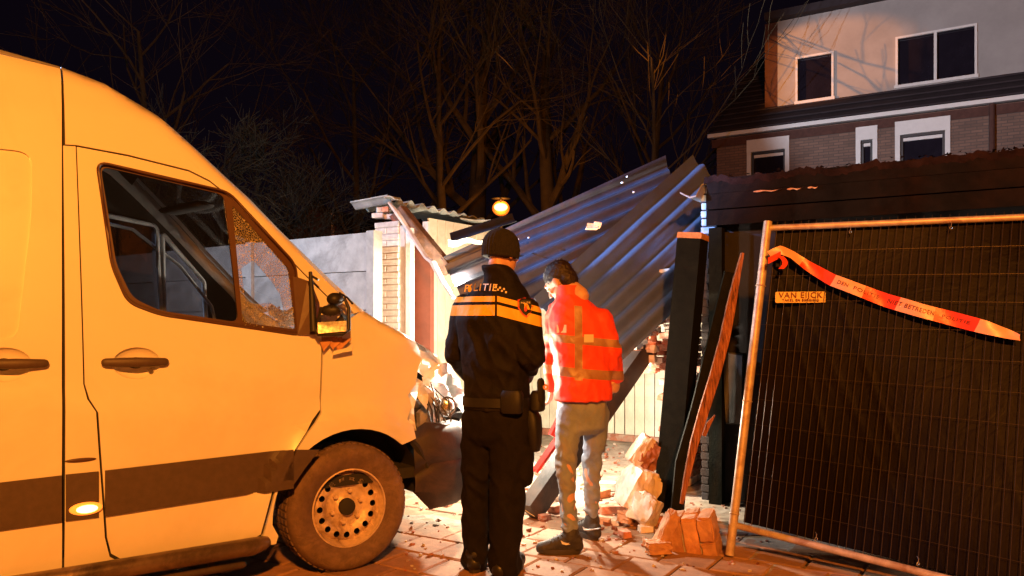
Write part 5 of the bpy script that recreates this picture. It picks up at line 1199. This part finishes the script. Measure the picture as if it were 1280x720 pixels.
tree('bare_bush', (-4.5, 15.6, 0), 4.3, (.1, 0, 1), 8, M['bark2'], 'low twiggy bush right of the pale one', 'bush', r0=.05, bare=.2, levels=5, nb0=5, spread=.8)
tree('bare_tree', (3.2, 18.9, 0), 9.5, (.05, 0, 1), 12, M['bark'], 'slim bare tree before the left end of the house', r0=.10, bare=.5, levels=3, nb0=5)
# ---------------------------------------------------------------- far street lamp
lp = P(626, 259, 24.4); sl = thing('street_lamp', 'glowing orange street lamp between the tree trunks', 'street lamp', (lp.x, lp.y, 0))
mm = MB(); mm.tube([(lp.x, lp.y+.3, 0), (lp.x, lp.y+.3, lp.z+.1)], [.07, .05], 10); mm.tube([(lp.x, lp.y+.3, lp.z+.1), (lp.x, lp.y, lp.z+.25)], .03, 8); mm.build('lamp_post', M['black'], sl, True)
mm = MB(); mm.ell(lp, (.20, 0, 0), (0, .14, 0), (0, 0, .12)); mm.build('lamp_bulb', M['lampglow'], sl, True); mm = MB(); mm.ell(lp+V3((0, .25, .0)), (.27, 0, 0), (0, .2, 0), (0, 0, .24)); mm.build('lamp_halo', M['halo'], sl, True)  # larger ellipsoid behind the bulb stands in for the lamp's halo
mm = MB(); mm.ell(lp+V3((0, .25, .30)), (.30, 0, 0), (0, .16, 0), (0, 0, .05)); mm.build('lamp_hood', M['black'], sl, True)
for (x, y, a, lab) in ((663, 176, -.5, 'narrow lit window slit high between the trunks'), (611, 197, .3, 'small lit slit above the far street lamp')):
    pass
# ---------------------------------------------------------------- house at the right
h0 = P(890, 172, 20.0); hd = (P(1280, 123, 16.46)-h0); hd.z = 0; hd.normalize(); hb_ = V3((-hd.y, hd.x, 0)); hR = Matrix(((hd.x, hb_.x, 0), (hd.y, hb_.y, 0), (0, 0, 1)))
EZ = CH+(HZ-172)*20/FPX
hbase = V3((h0.x, h0.y, 0)); HM = Matrix.Translation(hbase) @ hR.to_4x4()
house = thing('terraced_house', 'house with white framed windows, dark roof and pale dormer storey', 'house', None, M=HM)
def hpx(px, py, off=0.0):      # pixel -> (along, height) on the facade plane shifted back by off
    k = (px-640)/FPX; p = hbase+hb_*off; t_ = (k*p.y-p.x)/(hd.x-k*hd.y); q = p+hd*t_; return t_, CH+(HZ-py)*q.y/FPX
HLn = 12.0
def wallpanel(poly, holes, y0, y1, name, m):
    nv, fs = panel2d(poly, holes, 3.0); mb = MB(); n = len(nv)
    mb.add([V3((a, y0, b)) for a, b in nv]+[V3((a, y1, b)) for a, b in nv], list(fs)+[tuple(i+n for i in reversed(f_)) for f_ in fs])
    for L_ in [poly]+list(holes):
        for i in range(len(L_)): a = L_[i-1]; b = L_[i]; mb.add([V3((a[0], y0, a[1])), V3((b[0], y0, b[1])), V3((b[0], y1, b[1])), V3((a[0], y1, a[1]))], [(0, 1, 2, 3)])
    return mb.build(name, m, house, local=True)
def rect(px0, px1, pyt, pyb, off=0.):
    a = hpx(px0, pyt, off); b = hpx(px1, pyt-(px1-px0)*.12, off); zb_ = hpx(px0, pyb, off)[1]; return a[0], b[0], zb_, a[1]
wins = [rect(934, 987, 176, 222), rect(1070, 1097, 160, 206), rect(1119, 1188, 153, 201)]
wins = [(a, b, t_-1.35, t_) for a, b, _, t_ in wins]
W_END = HLn
wallpanel([(.12, 0), (W_END, 0), (W_END, EZ-.05), (.12, EZ-.05)], [[(a, c), (b, c), (b, d), (a, d)] for a, b, c, d in wins], .0, .25, 'wall', M['hbrick'])
mm = MB(); mm.box((W_END/2+.06, 4.2, EZ/2), (W_END-.15, 7.8, EZ-.2)); mm.build('house_core', M['hroof'], house, local=True)
for a, b, c, d in wins:
    mm = MB(); hh = d-c; fr_ = .10
    mm.box(((a+b)/2, -.015, d-.15), (b-a, .07, .30)); mm.box((a+fr_/2, -.01, c+(hh-.3)/2), (fr_, .06, hh-.3)); mm.box((b-fr_/2, -.01, c+(hh-.3)/2), (fr_, .06, hh-.3)); mm.box(((a+b)/2, -.01, c+.05), (b-a-2*fr_, .06, .10))
    wf = mm.build('window', M['hframe'], house, local=True)
    def sub(name, m, c_, s_):
        k = MB(); k.box(c_, s_); k.v = [HM @ v for v in k.v]; return k.build(name, m, wf)
    sub('pane', M['darkpane'], ((a+b)/2, .10, c+(hh-.3)/2+.03), (b-a-2*fr_-.02, .02, hh-.42)); sub('blind_rail', M['hframe'], ((a+b)/2, .06, d-.40), (b-a-2*fr_-.10, .04, .07)); sub('inner_frame', M['black'], (a+fr_+.03, .05, c+(hh-.3)/2), (.05, .05, hh-.42)); sub('inner_frame', M['black'], (b-fr_-.03, .05, c+(hh-.3)/2), (.05, .05, hh-.42)); sub('inner_frame', M['black'], ((a+b)/2, .055, d-.325), (b-a-2*fr_, .045, .05))
mm = MB(); mm.box((W_END/2, -.12, EZ), (W_END+.1, .16, .09)); mm.build('gutter', M['hframe'], house, local=True)
mm = MB(); mm.box((W_END/2, .0, EZ-.17), (W_END, .05, .2)); mm.build('soffit_board', M['hdark'], house, local=True)
a_, _ = hpx(1240, 150); mm = MB(); mm.cyl((a_, -.08, .0), (a_, -.08, EZ-.05), .055, 10); mm.build('downpipe', M['hdark'], house, local=True)
# lean roof up to the dormer
SB = .9; zd = hpx(972, 137, SB)[1]
mm = MB(); mm.add([V3((-.1, -.15, EZ+.05)), V3((W_END+.1, -.15, EZ+.05)), V3((W_END+.1, 4.2, EZ+3.1)), V3((-.1, 4.2, EZ+3.1)), V3((-.1, 8, EZ)), V3((W_END+.1, 8, EZ))], [(0, 1, 2, 3), (3, 2, 5, 4), (0, 3, 4), (1, 5, 2)]); 
for k in range(14):
    y = -.12+.3*k; z = EZ+.05+(y+.15)*.70; mm.box((W_END/2, y, z+.02), (W_END+.2, .05, .03))
mm.build('roof', M['hroof'], house, local=True)
dA = hpx(972, 137, SB)[0]; dW = hpx(1042, 67, SB); dH_l = hpx(972, 52, SB)[1]
dz1 = max(dH_l, zd+2.2)
w1 = [hpx(995, 68, SB), hpx(1040, 130, SB)]; w2 = [hpx(1120, 45, SB), hpx(1220, 100, SB)]
dw = [(hpx(996, 75, SB)[0], hpx(1041, 70, SB)[0], hpx(996, 129, SB)[1], hpx(996, 73, SB)[1]), (hpx(1121, 50, SB)[0], hpx(1220, 40, SB)[0], hpx(1121, 109, SB)[1], hpx(1121, 48, SB)[1])]
ZD0 = zd-.05; DEND = W_END-.05
wallpanel([(dA, ZD0), (DEND, ZD0), (DEND, dz1), (dA, dz1)], [[(a, c), (b, c), (b, d), (a, d)] for a, b, c, d in dw], SB, SB+.2, 'dormer_wall', M['hwhite'])
mm = MB(); mm.box(((dA+DEND)/2, SB+1.9, (ZD0+dz1)/2), (DEND-dA-.06, 3.3, dz1-ZD0)); mm.build('dormer_core', M['hroof'], house, local=True)
mm = MB(); mm.box((dA-.16, SB+.10, (ZD0+dz1)/2), (.32, .16, dz1-ZD0)); mm.build('dormer_cheek', M['hdark'], house, local=True)
mm = MB(); mm.box(((dA+DEND)/2, SB+1.5, dz1+.09), (DEND-dA+.5, 3.6, .18)); mm.build('dormer_roof', M['hroof'], house, local=True)
for i, (a, b, c, d) in enumerate(dw):
    mm = MB(); t_ = .05
    for q, s_ in (((a, SB-.01, (c+d)/2), (t_, .06, d-c)), ((b, SB-.01, (c+d)/2), (t_, .06, d-c)), (((a+b)/2, SB-.01, d), (b-a+t_, .058, t_)), (((a+b)/2, SB-.015, c), (b-a+t_*2, .07, t_*1.4))): mm.box(q, s_)
    if i: mm.box(((a+b)/2, SB-.01, (c+d)/2), (t_*1.2, .056, d-c))
    wf = mm.build('window', M['hframe'], house, local=True); k = MB(); k.box(((a+b)/2, SB+.08, (c+d)/2), (b-a, .02, d-c)); k.v = [HM @ v for v in k.v]; k.build('pane', M['darkpane'], wf)
# small dark gabled house far left
fh = thing('gabled_house', 'far dark brown house with a pointed gable behind the concrete fence', 'house', (-7.0, 30, 0))
A = P(362, 292, 30); Bq = P(392, 257, 30); Cq = P(436, 296, 30); mm = MB()
vs = [V3((A.x, 30, 0)), A, Bq, Cq, V3((Cq.x, 30, 0))]; mm.add(vs+[v+V3((1.5, 8, 0)) for v in vs], [(0, 1, 2, 3, 4), (9, 8, 7, 6, 5)]+[(i, (i+1) % 5, 5+(i+1) % 5, 5+i) for i in range(5)]); mm.build('wall', M['hdark'], fh)
mm = MB(); e = V3((1.5, 8, 0)); u = UP*.12
for a, b in ((A, Bq), (Bq, Cq)): mm.add([a+V3((0, -.2, 0)), b+V3((0, -.2, 0)), b+e, a+e, a+u+V3((0, -.2, 0)), b+u+V3((0, -.2, 0)), b+u+e, a+u+e], [(0, 1, 2, 3), (4, 5, 6, 7), (0, 1, 5, 4), (3, 2, 6, 7)])
mm.build('roof', M['hroof'], fh)
mm = MB(); q = P(416, 272, 29.9); mm.box(q-UP*.4, (.10, .1, 1.1)); mm.build('window_frame', M['plaster'], fh)
# long low dark house row behind trees
bh = thing('low_house_row', 'long low dark roofs behind the garages, left of the far lamp', 'houses', (2, 45, 0))
mm = MB(); mm.box((-2, 48, 2.4), (34, 8, 4.8)); mm.build('wall', M['hdark'], bh)
mm = MB(); mm.add([V3((-19.5, 43.5, 4.8)), V3((15.5, 43.5, 4.8)), V3((15.5, 48, 7.4)), V3((-19.5, 48, 7.4)), V3((-19.5, 52.5, 4.8)), V3((15.5, 52.5, 4.8))], [(0, 1, 2, 3), (3, 2, 5, 4), (0, 3, 4), (1, 5, 2)]); mm.build('roof', M['hroof'], bh)
print('objects', len(bpy.data.objects))
